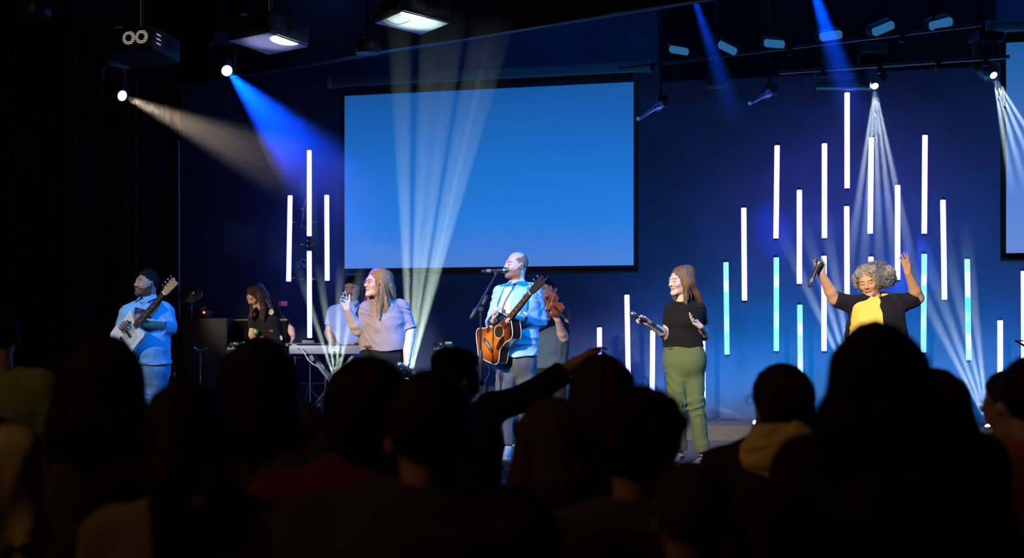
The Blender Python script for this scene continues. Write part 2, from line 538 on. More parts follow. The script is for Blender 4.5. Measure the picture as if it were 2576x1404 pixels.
# ------------------------------------------------------------------ projection screens
def screen(label, x0, x1, ytl, ytr, ybl, y0, casing, colors, name='projection_screen', tall=True):
    tl, tr = atplane(x0, ytl, y0), atplane(x1, ytr, y0)
    z1 = (tl.z + tr.z) / 2
    bl = atplane(x0, ybl, y0)
    z0 = bl.z
    L = Vector((tl.x, tl.y, 0)); R_ = Vector((tr.x, tr.y, 0)); w = (R_ - L).length
    d = (R_ - L).normalized(); n = Vector((d.y, -d.x, 0))
    root = empty(name, (L + R_) / 2 + Vector((0, 0, z0)), label, 'screen')
    Rm = Matrix((d, -n, Vector((0, 0, 1)))).transposed()
    m = bpy.data.materials.new('projected_blue'); m.use_nodes = True
    nt = m.node_tree; b = nt.nodes['Principled BSDF']
    b.inputs['Base Color'].default_value = (.25, .25, .25, 1); b.inputs['Roughness'].default_value = .8
    tc = nt.nodes.new('ShaderNodeTexCoord'); sp = nt.nodes.new('ShaderNodeSeparateXYZ'); cr = nt.nodes.new('ShaderNodeValToRGB')
    nt.links.new(tc.outputs['Generated'], sp.inputs[0]); nt.links.new(sp.outputs['Z'], cr.inputs[0])
    for i, (p_, c_) in enumerate(colors):
        e = cr.color_ramp.elements[i] if i < 2 else cr.color_ramp.elements.new(p_)
        e.position = p_; e.color = (*c_, 1)
    nt.links.new(cr.outputs[0], b.inputs['Emission Color']); b.inputs['Emission Strength'].default_value = 1.0
    c = (L + R_) / 2
    mb = MB(); mb.box(c + Vector((0, 0, (z0 + z1) / 2)), (w, .004, z1 - z0), Rm); mb.build('screen_surface', m, root, False)
    bt = .055
    mb = MB()
    for sx in (-1, 1): mb.box(c + d * (sx * (w / 2 + bt / 2)) + Vector((0, 0, (z0 + z1) / 2)), (bt, .006, z1 - z0 + .1), Rm)
    mb.box(c + Vector((0, 0, z0 - bt / 2)), (w, .006, bt), Rm); mb.box(c + Vector((0, 0, z1 + bt)), (w, .006, bt * 2), Rm)
    mb.build('border', M['black'], root, False)
    mb = MB(); mb.box(c + Vector((0, 0, z0 - .07)), (w + .12, .035, .035), Rm, .01); mb.build('bottom_bar', M['plastic'], root)
    mb = MB(); mb.box(c + Vector((0, 0, z1 + .16)) , (w + .36, .13, .11), Rm, .02)
    mb.build('casing', mat('casing_grey', (.12, .12, .13), .5, noise=.1), root)
    for sx in (-1, 1):
        mb = MB(); mb.box(c + d * (sx * (w / 2 + .17)) + n * .03 + Vector((0, 0, z1 + .16)), (.05, .1, .13), Rm, .01); mb.build('end_bracket', M['grey_plastic'], root)
    return root
screen('wide projection screen glowing blue above the guitarist, centre of the back wall', 867, 1594, 240, 208, 676, 15.95, True,
       [(0, (.06, .19, .60)), (1, (.004, .075, .29)), (.25, (.010, .175, .66)), (.6, (.004, .135, .52))])
screen('second projection screen cut off by the right edge, pale blue', 2531, 3250, 108, 70, 637, 15.6, True,
       [(0, (.12, .22, .6)), (1, (.01, .09, .3)), (.3, (.08, .2, .6)), (.6, (.03, .13, .45))])

# ------------------------------------------------------------------ light tubes
def tube_mat(name, segs, strength):
    m = bpy.data.materials.new(name); m.use_nodes = True
    nt = m.node_tree; b = nt.nodes['Principled BSDF']
    b.inputs['Base Color'].default_value = (.7, .7, .7, 1)
    tc = nt.nodes.new('ShaderNodeTexCoord'); sp = nt.nodes.new('ShaderNodeSeparateXYZ'); cr = nt.nodes.new('ShaderNodeValToRGB')
    cr.color_ramp.interpolation = 'LINEAR' if len(segs) < 4 else 'CONSTANT'
    nt.links.new(tc.outputs['Generated'], sp.inputs[0]); nt.links.new(sp.outputs['Z'], cr.inputs[0])
    for i, (p_, c_) in enumerate(segs):
        e = cr.color_ramp.elements[i] if i < 2 else cr.color_ramp.elements.new(p_)
        e.position = p_; e.color = (*c_, 1)
    nt.links.new(cr.outputs[0], b.inputs['Emission Color']); b.inputs['Emission Strength'].default_value = strength
    m.cycles.emission_sampling = 'FRONT'
    return m
vio, lav, blu, cya, tea = (.30, .13, 1), (.16, .16, 1), (.13, .22, 1), (.05, .62, 1), (.02, .75, .8)
TM = {
 'violet': tube_mat('tube_violet', [(0, vio), (1, vio)], 9),
 'lavender': tube_mat('tube_lavender', [(0, lav), (1, lav)], 9),
 'blue': tube_mat('tube_blue', [(0, blu), (1, lav)], 9),
 'cyan': tube_mat('tube_cyan', [(0, (.08, .6, 1)), (.24, (.2, .62, 1)), (.42, (.1, .58, 1)), (.68, (.3, .6, 1)), (.8, (.12, .55, 1))], 2.6),
 'teal': tube_mat('tube_teal', [(0, (.05, .68, .95)), (.12, (.2, .6, .95)), (.26, (.02, .68, .8)), (.36, (.12, .64, .95)), (.48, (.02, .66, .75)), (.62, (.38, .6, 1)), (.87, (.2, .6, 1))], 2.1),
}
def light_tube(xt, yt, yb, kind, label, y0=15.7, xb=None, cord=False, group=None):
    a, b = atplane(xt, yt, y0), atplane(xb if xb else xt, yb, y0)
    root = empty('light_tube', b, label, 'light tube', group)
    ax = (a - b).normalized()
    r = .0265
    mb = MB(); mb.lathe([(.6 * r, .004), (r, .008), (r, (a - b).length - .008), (.6 * r, (a - b).length - .004)], b, ax, 14); mb.build('glowing_tube', TM[kind], root)
    for s, q in ((1, a), (-1, b)):
        mb = MB(); mb.lathe([(r * .9, 0), (r * 1.02, .004), (r * 1.02, .018), (r * .7, .024)], q - ax * s * .004, ax * s, 12); mb.build('end_cap', M['plastic'], root)
    mb = MB(); mb.box((a + b) / 2 - wnor * (r + .006), (.02, .012, (a - b).length * .98), Matrix((wdir, -wnor, ax)).transposed())
    mb.build('back_rail', M['black_metal'], root)
    if cord:
        mb = MB(); pts = [a + Vector((-.03 + .025 * math.sin(i * 1.3), .03, .35 - i * .09)) for i in range(12)]
        mb.tube(pts, .004, 5); mb.build('cord', M['plastic'], root)
    return root
T = [
 (730, 491, 709, 'blue', 'white light tube left of the tall middle pair, keyboard side', 726),
 (778, 377, 595, 'blue', 'tallest hanging white light tube in the small left cluster', 778),
 (778, 631, 851, 'blue', 'lower white light tube in the left cluster, ending just above the keyboard', 779),
 (822, 490, 707, 'blue', 'white light tube nearest the blue screen, right side of left cluster', 823),
 (1508, 823, 1040, 'lavender', 'short looking tube behind the raised hand, left end of right cluster', None),
 (1577, 741, 985, 'violet', 'white light tube crossing the microphone of the woman in green trousers', 1581),
 (1642, 830, 1050, 'lavender', 'light tube under the forearm of the woman in green trousers', 1640),
 (1767, 800, 1035, 'blue', 'light tube hidden behind the hip of the woman in green trousers', 1769),
 (1826, 659, 893, 'cyan', 'cyan light tube just right of the woman in green trousers', 1829),
 (1871, 522, 757, 'violet', 'violet edged white tube above and right of the lone cyan tube', 1873),
 (1955, 365, 601, 'violet', 'high white tube third from the left of the right cluster', 1952),
 (1953, 647, 884, 'cyan', 'cyan tube hanging below the high violet edged one', 1953),
 (2011, 477, 715, 'violet', 'white tube left of the raised microphone', 2011),
 (2012, 766, 1005, 'cyan', 'bright cyan tube below the raised microphone, lower end behind hooded spectator', 2014),
 (2074, 360, 600, 'lavender', 'high white tube left of the topmost tube', 2074),
 (2073, 643, 884, 'lavender', 'white tube behind the wrist holding the raised microphone', 2073),
 (2131, 232, 475, 'violet', 'topmost light tube of all with a black cord hanging beside', 2131),
 (2130, 518, 765, 'violet', 'white tube directly below the topmost tube, behind grey curls', 2131),
 (2192, 345, 589, 'lavender', 'high white tube standing in the bright beam fan', 2189),
 (2191, 645, 885, 'lavender', 'white tube whose tip shows just over grey curly hair', 2191),
 (2258, 465, 705, 'lavender', 'white tube meeting the empty raised hand', 2258),
 (2327, 339, 589, 'violet', 'high white tube on the right above a cyan one', 2325),
 (2325, 638, 888, 'cyan', 'cyan edged tube behind the elbow of the woman in yellow', 2323),
 (2372, 502, 755, 'lavender', 'white tube second from right above the floor beams', 2376),
 (2433, 651, 907, 'teal', 'teal tube in coloured segments, right side of cluster', 2437),
 (2516, 805, 1050, 'lavender', 'low white tube above the spectator with glasses at right', 2516),
 (2575, 681, 930, 'violet', 'violet edged tube at the very right edge under the second screen', 2576),
]
for (xt, yt, yb, kd, lb, xb) in T:
    light_tube(xt, yt, yb, kd, lb, 15.7, xb, cord=(xt == 2131 and yt == 232))

# post carrying the small left cluster
pbase = atplane(779, 860, 15.78)
root = empty('tube_post', (pbase.x, pbase.y, STZ + .15), 'dark upright post carrying the left cluster of light tubes', 'stand')
mb = MB(); mb.tube([(pbase.x, pbase.y, STZ + .15), (pbase.x, pbase.y, atplane(778, 377, 15.78).z)], .022, 10); mb.build('pole', M['black_metal'], root)
mb = MB(); mb.lathe([(.2, 0), (.2, .012), (.06, .02), (.03, .05)], (pbase.x, pbase.y, STZ + .15), (0, 0, 1), 24); mb.build('base_plate', M['black_metal'], root)
for py in (600, 612, 625):
    q = atplane(778, py, 15.74); mb = MB(); mb.box(q, (.055, .06, .028), None, .005); mb.build('clamp', M['black_metal'], root)
for py in (560, 700):
    l, r_ = atplane(727, py, 15.74), atplane(823, py, 15.74); mb = MB(); mb.tube([l, r_], .008, 8); mb.build('cross_arm', M['black_metal'], root)
mb = MB(); q = atplane(775, 575, 15.74)
mb.tube([atplane(770, 500, 15.74), atplane(764, 520, 15.74), atplane(762, 550, 15.74), atplane(758, 570, 15.74), atplane(772, 574, 15.74)], .004, 5)
mb.tube([atplane(775, 655, 15.74), atplane(760, 652, 15.74), atplane(745, 665, 15.74), atplane(748, 675, 15.74), atplane(757, 660, 15.74), atplane(765, 672, 15.74), atplane(774, 660, 15.74)], .004, 5)
mb.build('cable', M['grey_plastic'], root)
# cymbals stacked on a stand behind the cluster
q = atplane(774, 523, 15.93)
root = empty('cymbal_stand', (q.x, q.y, STZ + .15), 'thin pole with three flat round cymbals behind the left light tubes', 'stand')
mb = MB(); mb.tube([(q.x, q.y, STZ + .15), (q.x, q.y, q.z + .05)], .012, 8); mb.build('pole', M['steel'], root)
for s in range(3):
    a = 2 * pi * s / 3 + .4
    mb = MB(); mb.tube([(q.x, q.y, STZ + .45), (q.x + .25 * math.cos(a), q.y + .13 * math.sin(a), STZ + .162)], .009, 6); mb.build('leg', M['steel'], root)
for px, py, r in ((776, 524, .12), (774, 613, .12), (762, 700, .12)):
    c = atplane(px, py, 15.93); c = Vector((q.x, q.y, c.z))
    mb = MB(); mb.lathe([(r, -.008), (r, -.004), (.04, .008), (.02, .022), (.003, .024)], c, (0.03, -.12, 1), 28); mb.build('cymbal', M['gold'], root)

# ------------------------------------------------------------------ projectors
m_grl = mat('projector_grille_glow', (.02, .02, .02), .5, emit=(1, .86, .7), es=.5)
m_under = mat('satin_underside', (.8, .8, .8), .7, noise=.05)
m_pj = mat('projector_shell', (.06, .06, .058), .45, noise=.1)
def projector(px, py, Y, alpha, label, bottom, lit):
    c = P(px, py, Y)                      # nearest bottom corner
    u = (c.x / c.y)
    base = math.atan(u)
    al = math.radians(alpha) 
    # left edge direction and right edge direction in plan, relative to the sight line
    def rotp(x, y): return Vector((x * math.cos(base) + y * math.sin(base), -x * math.sin(base) + y * math.cos(base), 0))
    le = rotp(-math.cos(al), math.sin(al)); re = rotp(math.sin(al), math.cos(al))
    tilt = -.10
    le = (le + Vector((0, 0, tilt * .25))).normalized(); re = (re + Vector((0, 0, tilt))).normalized()
    up = re.cross(le).normalized()
    if up.z < 0: up = -up
    a, b, h = .52, .5, .2
    Rm = Matrix((-le, re, up)).transposed()
    ctr = c + le * a / 2 + re * b / 2 + up * h / 2
    root = empty('projector', ctr + up * h / 2, label, 'projector')
    mb = MB(); mb.box(ctr, (a, b, h), Rm, .022); mb.build('shell', m_pj, root)
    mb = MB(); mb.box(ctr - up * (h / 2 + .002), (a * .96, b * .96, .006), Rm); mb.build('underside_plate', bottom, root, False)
    # control side (the left visible face) has outward normal -re
    fo = c - re * .003
    for i in range(3):
        for j in range(4):
            mb = MB(); mb.box(fo + le * (a - .05 - i * .035) + up * (.035 + j * .035), (.014, .006, .014), Rm, .003); mb.build('button', M['grey_plastic'], root)
    mb = MB(); mb.box(fo + le * (a * .62) + up * h * .55, (.055, .006, h * .7), Rm, .003); mb.build('terminal_panel', M['plastic'], root)
    for k, f in enumerate((.44, .2)):
        cc = fo + le * (a * f) + up * h * .5
        mb = MB(); mb.lathe([(.062, 0), (.075, 0), (.075, .01), (.062, .01)], cc + re * .007, -re, 24); mb.build('fan_rim', M['plastic'], root)
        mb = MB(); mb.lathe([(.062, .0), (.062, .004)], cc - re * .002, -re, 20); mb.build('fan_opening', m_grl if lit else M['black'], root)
        for j in range(-4, 5):
            wd = math.sqrt(max(0, .066 ** 2 - (j * .0145) ** 2))
            mb = MB(); mb.box(cc - re * .008 + up * (j * .0145), (2 * wd, .004, .006), Rm); mb.build('grille_bar', M['plastic'], root)
        mb = MB(); mb.lathe([(.03, 0), (.03, .012)], cc, -re, 14); mb.build('fan_hub', M['black'], root)
    # right visible face, outward normal -le
    go = c - le * .003
    for j in range(7):
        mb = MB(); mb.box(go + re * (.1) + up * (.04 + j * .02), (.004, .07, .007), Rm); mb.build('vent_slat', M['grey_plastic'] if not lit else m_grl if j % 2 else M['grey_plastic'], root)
    mb = MB(); mb.box(go + re * (b * .62) + up * .1, (.006, .16, .12), Rm, .003); mb.build('side_door', M['plastic'], root)
    mb = MB(); mb.box(go + re * (b * .5) + up * .012, (.006, b * .94, .012), Rm); mb.build('edge_strip', M['steel'], root)
    mb = MB(); mb.box(c + le * (a * .66) + re * .02 + up * (h + .01), (.075, .03, .022), Rm, .004); mb.build('antenna_box', M['white_plastic'], root)
    # ceiling mount
    t = ctr + up * h / 2
    mb = MB(); mb.box(t + Vector((0, 0, .02)), (.24, .24, .02), Rm, .004); mb.build('mount_plate', M['black_metal'], root)
    mb = MB(); mb.tube([t + Vector((0, 0, .02)), (t.x, t.y, 5.8)], .025, 10); mb.build('mount_pole', M['steel'], root)
    return root
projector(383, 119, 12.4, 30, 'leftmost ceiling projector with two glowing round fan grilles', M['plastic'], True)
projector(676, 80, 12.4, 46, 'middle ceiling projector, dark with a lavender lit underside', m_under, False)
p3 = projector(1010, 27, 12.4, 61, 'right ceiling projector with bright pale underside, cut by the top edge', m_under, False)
mb = MB(); c0, c1 = P(970, 50, 12.6), P(1030, 52, 12.6)
mb.tube([c0 + (c1 - c0) * (i / 10) + Vector((0, 0, -.035 * math.sin(pi * i / 10))) for i in range(11)], .003, 5); mb.build('cable_loop', M['grey_plastic'], p3)

# ------------------------------------------------------------------ moving heads
m_lens_w = mat('lens_warm', emit=(1, .93, .75), es=14)
m_lens_b = mat('lens_blue', emit=(.45, .7, 1), es=14)
m_lens_c = mat('lens_cool', emit=(.85, .95, 1), es=14)
m_lens_p = mat('lens_pale', emit=(.75, 1, .9), es=8)
def moving_head(lens, aim, hang, label, lensm, r=.06, top=None, floor=STZ):
    lens = Vector(lens); ax = (Vector(aim) - lens).normalized()
    back = lens - ax * .30
    piv = lens - ax * .16
    side = ax.cross(Vector((0, 0, 1)));
    side = side.normalized() if side.length > .05 else Vector((1, 0, 0))
    s = 1 if hang else -1
    bz = piv.z + s * .25
    base_c = Vector((piv.x, piv.y, bz))
    root = empty('moving_head', (piv.x, piv.y, bz + s * .05), label, 'stage light')
    mb = MB(); mb.lathe([(.07, 0), (.1, .02), (.115, .1), (.11, .2), (.09, .27), (r * 1.25, .292), (r * 1.25, .296)], back, ax, 22); mb.build('head', M['plastic'], root)
    mb = MB(); mb.lathe([(r, .0), (r, .006), (r * .6, .012)], lens - ax * .006, ax, 24); mb.build('lens', lensm, root)
    for k in (-1, 1):
        mb = MB(); a = piv + side * (k * .135)
        mb.tube([a - Vector((0, 0, s * .05)), a, Vector((a.x, a.y, bz - s * .03)), Vector((piv.x, piv.y, bz)) + side * (k * .09)], [.03, .04, .035, .03], 8, flat=.6); mb.build('yoke_arm', M['plastic'], root)
        mb = MB(); mb.cyl(piv + side * (k * .1), piv + side * (k * .16), .03); mb.build('pivot', M['black_metal'], root)
    Rm = Matrix((side, Vector((0, 0, 1)).cross(side), Vector((0, 0, 1)))).transposed()
    mb = MB(); mb.box(base_c + Vector((0, 0, s * .04)), (.28, .22, .1), Rm, .015); mb.build('base', M['grey_plastic'] if not hang else M['plastic'], root)
    if hang and top:
        mb = MB(); mb.tube([base_c + Vector((0, 0, .08)), (piv.x, piv.y, top)], .02, 8); mb.build('hanging_pipe', M['black_metal'], root)
    if not hang and bz - .05 - floor > .01:
        mb = MB(); mb.box((piv.x, piv.y, (bz - .01 - .0 + floor) / 2), (.3, .26, max(.02, bz - .01 - floor)), Rm, .01); mb.build('case', M['plastic'], root)
    return root
moving_head(LENS_A, LENS_A + Vector((1.8, -1.4, -.8)), True, 'leftmost hanging spotlight throwing a warm beam', m_lens_w, .05, 5.8)
moving_head(LENS_B, LENS_B + Vector((1.0, -1.7, -.9)), True, 'hanging spotlight throwing the broad deep blue beam left of the screen', m_lens_b, .055, 5.8)
moving_head(LENS_C, LENS_C + Vector((0.05, -.9, -.9)), True, 'hanging spotlight over the right tube cluster with a fan of white rays', m_lens_c, .034, 4.35)
moving_head(LENS_D, LENS_D + Vector((.3, -.9, -.8)), True, 'hanging spotlight beside the second screen, rays leaving the frame', m_lens_c, .034, 4.3)
moving_head(FLOOR_1, FLOOR_1 + Vector((.05, -.15, 1)), False, 'floor spotlight under the keyboard, grey moving head beaming upward', m_lens_p, .05)
moving_head(FLOOR_2, FLOOR_2 + Vector((.3, .1, 1)), False, 'floor spotlight sending tall pale green beams across the screen', m_lens_p, .05)
moving_head(FLOOR_3, FLOOR_3 + Vector((-.9, -.4, .35)), False, 'floor spotlight right of the green trousers with a thin low beam', m_lens_c, .02)
moving_head(FLOOR_4, FLOOR_4 + Vector((-.25, -.2, 1)), False, 'floor spotlight at far right fanning pale rays up left', m_lens_c, .03)
moving_head(FLOOR_5, FLOOR_5 + Vector((-.2, -.1, 1)), False, 'floor spotlight behind the woman in yellow fanning rays up left', m_lens_c, .03)

# ------------------------------------------------------------------ upper right pipes and lamps
def pipe(label, pts, r, mt, clamps=(), top=5.8, name='lighting_pipe'):
    root = empty(name, pts[0], label, 'pipe')
    mb = MB(); mb.tube(pts, r, 10); mb.build('tube', mt, root)
    for f in (0.12, .88):
        q = Vector(pts[0]).lerp(Vector(pts[-1]), f)
        mb = MB(); mb.tube([q, (q.x, q.y, top)], r * .6, 6); mb.build('drop_rod', M['black_metal'], root)
    for f in clamps:
        q = Vector(pts[0]).lerp(Vector(pts[-1]), f)
        mb = MB(); mb.box(q - Vector((0, 0, .03)), (.045, .05, .09), None, .01); mb.build('clamp', M['black_metal'], root)
    return root
pipe('steel pipe under the ceiling above the topmost tube', [P(1960, 183, 14.4), P(2540, 143, 13.6)], .020, M['plastic'], (.2, .45, .7, .9))
pipe('farther thin pipe high at upper right behind the row of lamps', [P(1560, 172, 15.0), P(2470, 62, 13.2)], .018, M['black_metal'], (.1, .3, .5, .8))
mb = MB(); pts = [P(2060, 172, 14.3), P(2050, 190, 14.3), P(2062, 205, 14.3), P(2052, 222, 14.3), P(2048, 240, 14.3)]
mb.tube(pts, .008, 6); tag(mb.build('safety_chain', M['chrome']), 'short chain dangling from the steel pipe left of the topmost tube', 'chain')
# ceiling duct
mb = MB(); a, b = P(2055, 214, 14.6), P(2190, 214, 14.4)
mb.tube([a, b], .055, 14); tag(mb.build('dark_fixture_bar', M['plastic']), 'dark horizontal bar behind the topmost tube, below the steel pipe', 'bar')
m_pl = mat('dim_blue_glow', (.02, .04, .06), .4, emit=(.02, .12, .30), es=.95)  # on the wash lamps this glow stands in for reflected blue light
LL = ['leftmost dim blue lamp of the upper right row', 'second dim blue lamp of the upper right row, tilted down right', 'third dim blue lamp, flattest of the row',
      'fourth dim blue lamp, left of the brighter tilted pair', 'fifth dim blue lamp, most steeply tilted up right', 'last dim blue lamp of the row, nearest the second screen']
for i, (px, py, w, ang) in enumerate([(1708, 127, 50, 8), (1830, 121, 52, 24), (1948, 110, 54, 3), (2090, 90, 60, -10), (2222, 72, 62, -24), (2367, 60, 64, -16)]):
    c = P(px, py, 13.4); root = empty('wash_lamp', c, LL[i], 'stage light')
    w = w * 13.4 / FPX; h = w * .36
    x = Vector((math.cos(math.radians(ang)), .15, -math.sin(math.radians(ang)))).normalized()
    y = Vector((0, -.45, 1)); y = (y - x * y.dot(x)).normalized(); z = x.cross(y).normalized()
    if z.y > 0: z = -z
    out = [(-.5, -.2), (-.38, -.5), (.44, -.5), (.5, -.35), (.5, .25), (.4, .5), (-.46, .5), (-.5, .35)]
    mb = MB(); mb.prism([(u * w, v * h) for u, v in out], c, x, y, z, .012); mb.build('lens', m_pl, root, False)
    mb = MB(); mb.prism([(u * w * 1.12, v * h * 1.25) for u, v in out], c - z * .055, x, y, z, .09); mb.build('housing', M['black'], root, False)
    mb = MB(); mb.tube([c - z * .07 + x * w * .5, c - z * .07 + x * w * .5 + Vector((0, 0, .12)), c - z * .07 - x * w * .5 + Vector((0, 0, .12)), c - z * .07 - x * w * .5], .01, 6); mb.build('yoke', M['black_metal'], root)
    mb = MB(); mb.tube([c - z * .07 + Vector((0, 0, .12)), (c.x, c.y + .07, 5.8)], .010, 6); mb.build('hanging_rod', M['black'], root)
# two profile spots with thin bright barrels
for (a, b, lb) in (((1605, 299), (1662, 262), 'slim angled spotlight barrel right of the blue screen'), ((1886, 260), (1935, 232), 'slim angled spotlight barrel between screen and tube cluster')):
    pa_, pb_ = P(a[0], a[1], 14.2), P(b[0], b[1], 14.6)
    root = empty('profile_spotlight', pb_, lb, 'stage light'); ax = (pa_ - pb_).normalized()
    mb = MB(); mb.lathe([(.03, 0), (.05, .02), (.05, .1), (.026, .13), (.022, (pa_ - pb_).length)], pb_, ax, 14); mb.build('barrel', M['steel'], root)
    mb = MB(); mb.lathe([(.02, 0), (.02, .004)], pa_, ax, 14); mb.build('lens', m_lens_c if False else m_pl, root)
    mb = MB(); mb.tube([pb_, pb_ + Vector((0, 0, .12)), (pb_.x, pb_.y, 5.8)], .014, 6); mb.build('hanging_rod', M['black_metal'], root)
    mb = MB(); mb.box(pb_ + Vector((.02, 0, .03)), (.12, .1, .12), None, .02); mb.build('lamp_house', M['plastic'], root)
# dark hanging lamps near the ceiling fascia at the upper left
for px, py, Y, lb in ((90, 20, 11, 'dark round ceiling lamp in the top left corner'), (925, 118, 13.2, 'small dark ceiling lamp below the right projector'), (1800, 205, 14.6, 'small dark lamp cluster above the right edge of the screen')):
    c = P(px, py, Y); root = empty('ceiling_lamp', c, lb, 'lamp')
    mb = MB(); mb.lathe([(.05, 0), (.1, -.02), (.12, -.1), (.11, -.14), (.04, -.15)], c + Vector((0, 0, .08)), (0, 0, 1), 20); mb.build('can', M['plastic'], root)
    mb = MB(); mb.tube([c + Vector((0, 0, .05)), (c.x, c.y, 5.8)], .012, 6); mb.build('rod', M['black_metal'], root)
spot('underside_fill_right', P(1000, 1100, 11.9), P(1045, 40, 12.7), 800, (.8, 1, .86), 9, .8, .05)  # added spots without fixtures that brighten the projector undersides
spot('underside_fill_mid', P(700, 1100, 12.2), P(680, 90, 12.7), 260, (.5, .47, 1), 9, .8, .05)

# ------------------------------------------------------------------ drum booth on the left
m_clear = bpy.data.materials.new('clear_acrylic'); m_clear.use_nodes = True
_nt = m_clear.node_tree; _b = _nt.nodes['Principled BSDF']; _b.inputs['Base Color'].default_value = (.03, .035, .04, 1)
_b.inputs['Roughness'].default_value = .05; _b.inputs['Alpha'].default_value = .10
yb = 14.95
def bz(px, y0=yb): return atplane(px, 800, y0)
a, b = bz(441), bz(722)
zt = atplane(580, 808, yb).z
root = empty('drum_booth', ((a.x + b.x) / 2, (a.y + b.y) / 2, STZ + .15), 'dark low partition with clear shield posts behind the bass player', 'partition')
yq = (a + b) / 2
Rm = Matrix((wdir, -wnor, Vector((0, 0, 1)))).transposed()
L = (b - a).length
mb = MB(); mb.box((yq.x, yq.y + .05, (STZ + .15 + zt) / 2), (L, .05, zt - STZ - .15), Rm); mb.build('lower_panel', mat('matt_black', (.004, .004, .005), .9, spec=.1), root, False)
mb = MB(); mb.box((yq.x, yq.y + .05, zt + .01), (L + .02, .07, .025), Rm, .005); mb.build('top_rail', M['plastic'], root)
for px in (447,):
    q = bz(px); mb = MB(); mb.tube([(q.x, q.y + .05, STZ + .15), (q.x, q.y + .05, P(px, 352, q.y).z)], .012, 8); mb.build('post', M['steel'], root)
q = bz(447); z2 = P(447, 420, q.y).z
mb = MB(); mb.box((q.x + .62, q.y + .05 + WS * .62, (zt + z2) / 2), (1.22, .008, z2 - zt - .03), Rm); mb.build('clear_panel', m_clear, root, False)
# drum kit behind the shield
kc = atplane(560, 800, 15.5)
m_drum = mat('drum_shell_red', (.14, .03, .04), .3, coat=.6, noise=.1)
m_head = mat('drum_skin', (.55, .5, .55), .6)
def drum(lb, c, r, h, ax, legs=True):
    root = empty('drum', Vector(c), lb, 'drum'); ax = Vector(ax).normalized(); c = Vector(c)
    mb = MB(); mb.lathe([(r * .97, -h / 2), (r, -h / 2 + .01), (r, h / 2 - .01), (r * .97, h / 2)], c, ax, 28); mb.build('shell', m_drum, root)
    for s in (-1, 1):
        mb = MB(); mb.lathe([(r * 1.0, -.014), (r * 1.04, -.014), (r * 1.04, .014), (r * .98, .014)], c + ax * s * h / 2, ax, 28); mb.build('hoop', M['chrome'], root)
        mb = MB(); mb.lathe([(r * .96, 0), (r * .96, .004)], c + ax * s * (h / 2 + .004), ax, 28); mb.build('drum_skin', m_head, root)
    x, y, _ = frame_from(ax)
    for k in range(6):
        t = 2 * pi * k / 6; d = x * math.cos(t) + y * math.sin(t)
        mb = MB(); mb.tube([c + d * r * 1.02 - ax * h * .45, c + d * r * 1.02 + ax * h * .45], .008, 6); mb.build('lug', M['chrome'], root)
        if legs and k % 2 == 0:
            mb = MB(); mb.tube([c + d * r, Vector((c.x + d.x * r * 1.2, c.y + d.y * r * 1.2, STZ + .16))], .009, 6); mb.build('leg', M['chrome'], root)
drum('floor tom drum behind the dark partition', (kc.x - .55, kc.y + .1, STZ + .50), .2, .36, (0, 0, 1))
drum('small rack drum glinting red behind the partition', P(490, 785, kc.y), .15, .2, (.1, -.4, 1))
c = P(480, 739, 15.9)
root = empty('cymbal', (c.x, c.y, STZ + .15), 'dim pinkish bowl shaped cymbal tilted forward right of the bass player', 'cymbal')
mb = MB(); mb.lathe([(.13, 0), (.128, .004), (.04, .016), (.03, .03), (.004, .034)], c, (.0, -.75, .6), 28); mb.build('bronze_disc', M['gold'], root)
mb = MB(); mb.tube([(c.x, c.y + .03, STZ + .15), (c.x, c.y + .03, c.z)], .011, 8); mb.build('pole', M['chrome'], root)
for s in range(3):
    t = 2 * pi * s / 3 + .3
    mb = MB(); mb.tube([(c.x, c.y + .03, STZ + .4), (c.x + .2 * math.cos(t), c.y + .03 + .2 * math.sin(t), STZ + .16)], .008, 6); mb.build('leg', M['chrome'], root)
# rack unit with red standby lamp
c = P(513, 800, 15.55)
root = empty('audio_rack', (c.x, c.y, STZ + .15), 'black equipment box with a tiny red lamp behind the partition', 'equipment')
mb = MB(); mb.box((c.x, c.y + .2, (c.z + STZ + .15) / 2), (.5, .35, c.z - STZ - .15), None, .015); mb.build('case', M['plastic'], root)
mb = MB(); mb.box((c.x, c.y + .1, c.z + .04), (.14, .1, .08), None, .01); mb.build('top_unit', M['plastic'], root)
mb = MB(); mb.ball(P(513, 786, c.y + .04), .012, 8, 6); mb.build('red_lamp', mat('red_lamp', emit=(1, .08, .02), es=6), root)
# ------------------------------------------------------------------ implicit surfaces for bodies, clothes and hair
F32 = np.float32
def A3(v): return np.array([v[0], v[1], v[2]], F32)

def smin(a, b, k):
    if k <= 0: return np.minimum(a, b)
    h = np.maximum(k - np.abs(a - b), 0) / k
    return np.minimum(a, b) - h * h * (k * .25)
def smax(a, b, k): return -smin(-a, -b, k)

def f_cap(a, b, ra, rb, flat=1.0, fd=None):
    a, b = A3(a), A3(b)
    ba = b - a
    L2 = max(float(ba @ ba), 1e-9)
    f = None if fd is None or flat == 1.0 else A3(Vector(fd).normalized())
    def fn(p):
        pa = p - a
        t = np.clip((pa @ ba) / L2, 0, 1)
        q = pa - t[:, None] * ba
        if f is not None:
            q = q + (q @ f)[:, None] * f * (1 / flat - 1)
        return np.sqrt((q * q).sum(1)) - (ra + (rb - ra) * t)
    m = (a + b) / 2
    return fn, m, float(np.linalg.norm(ba)) / 2 + max(ra, rb)

def f_ell(c, r, R=None):
    c = A3(c); r = np.array(r, F32)
    Rm = np.eye(3, dtype=F32) if R is None else np.array(R, F32)     # columns = local axes in world
    def fn(p):
        q = (p - c) @ Rm
        k0 = np.sqrt(((q / r) ** 2).sum(1))
        k1 = np.sqrt(((q / (r * r)) ** 2).sum(1)) + 1e-6
        return k0 * (k0 - 1) / k1
    return fn, c, float(r.max())

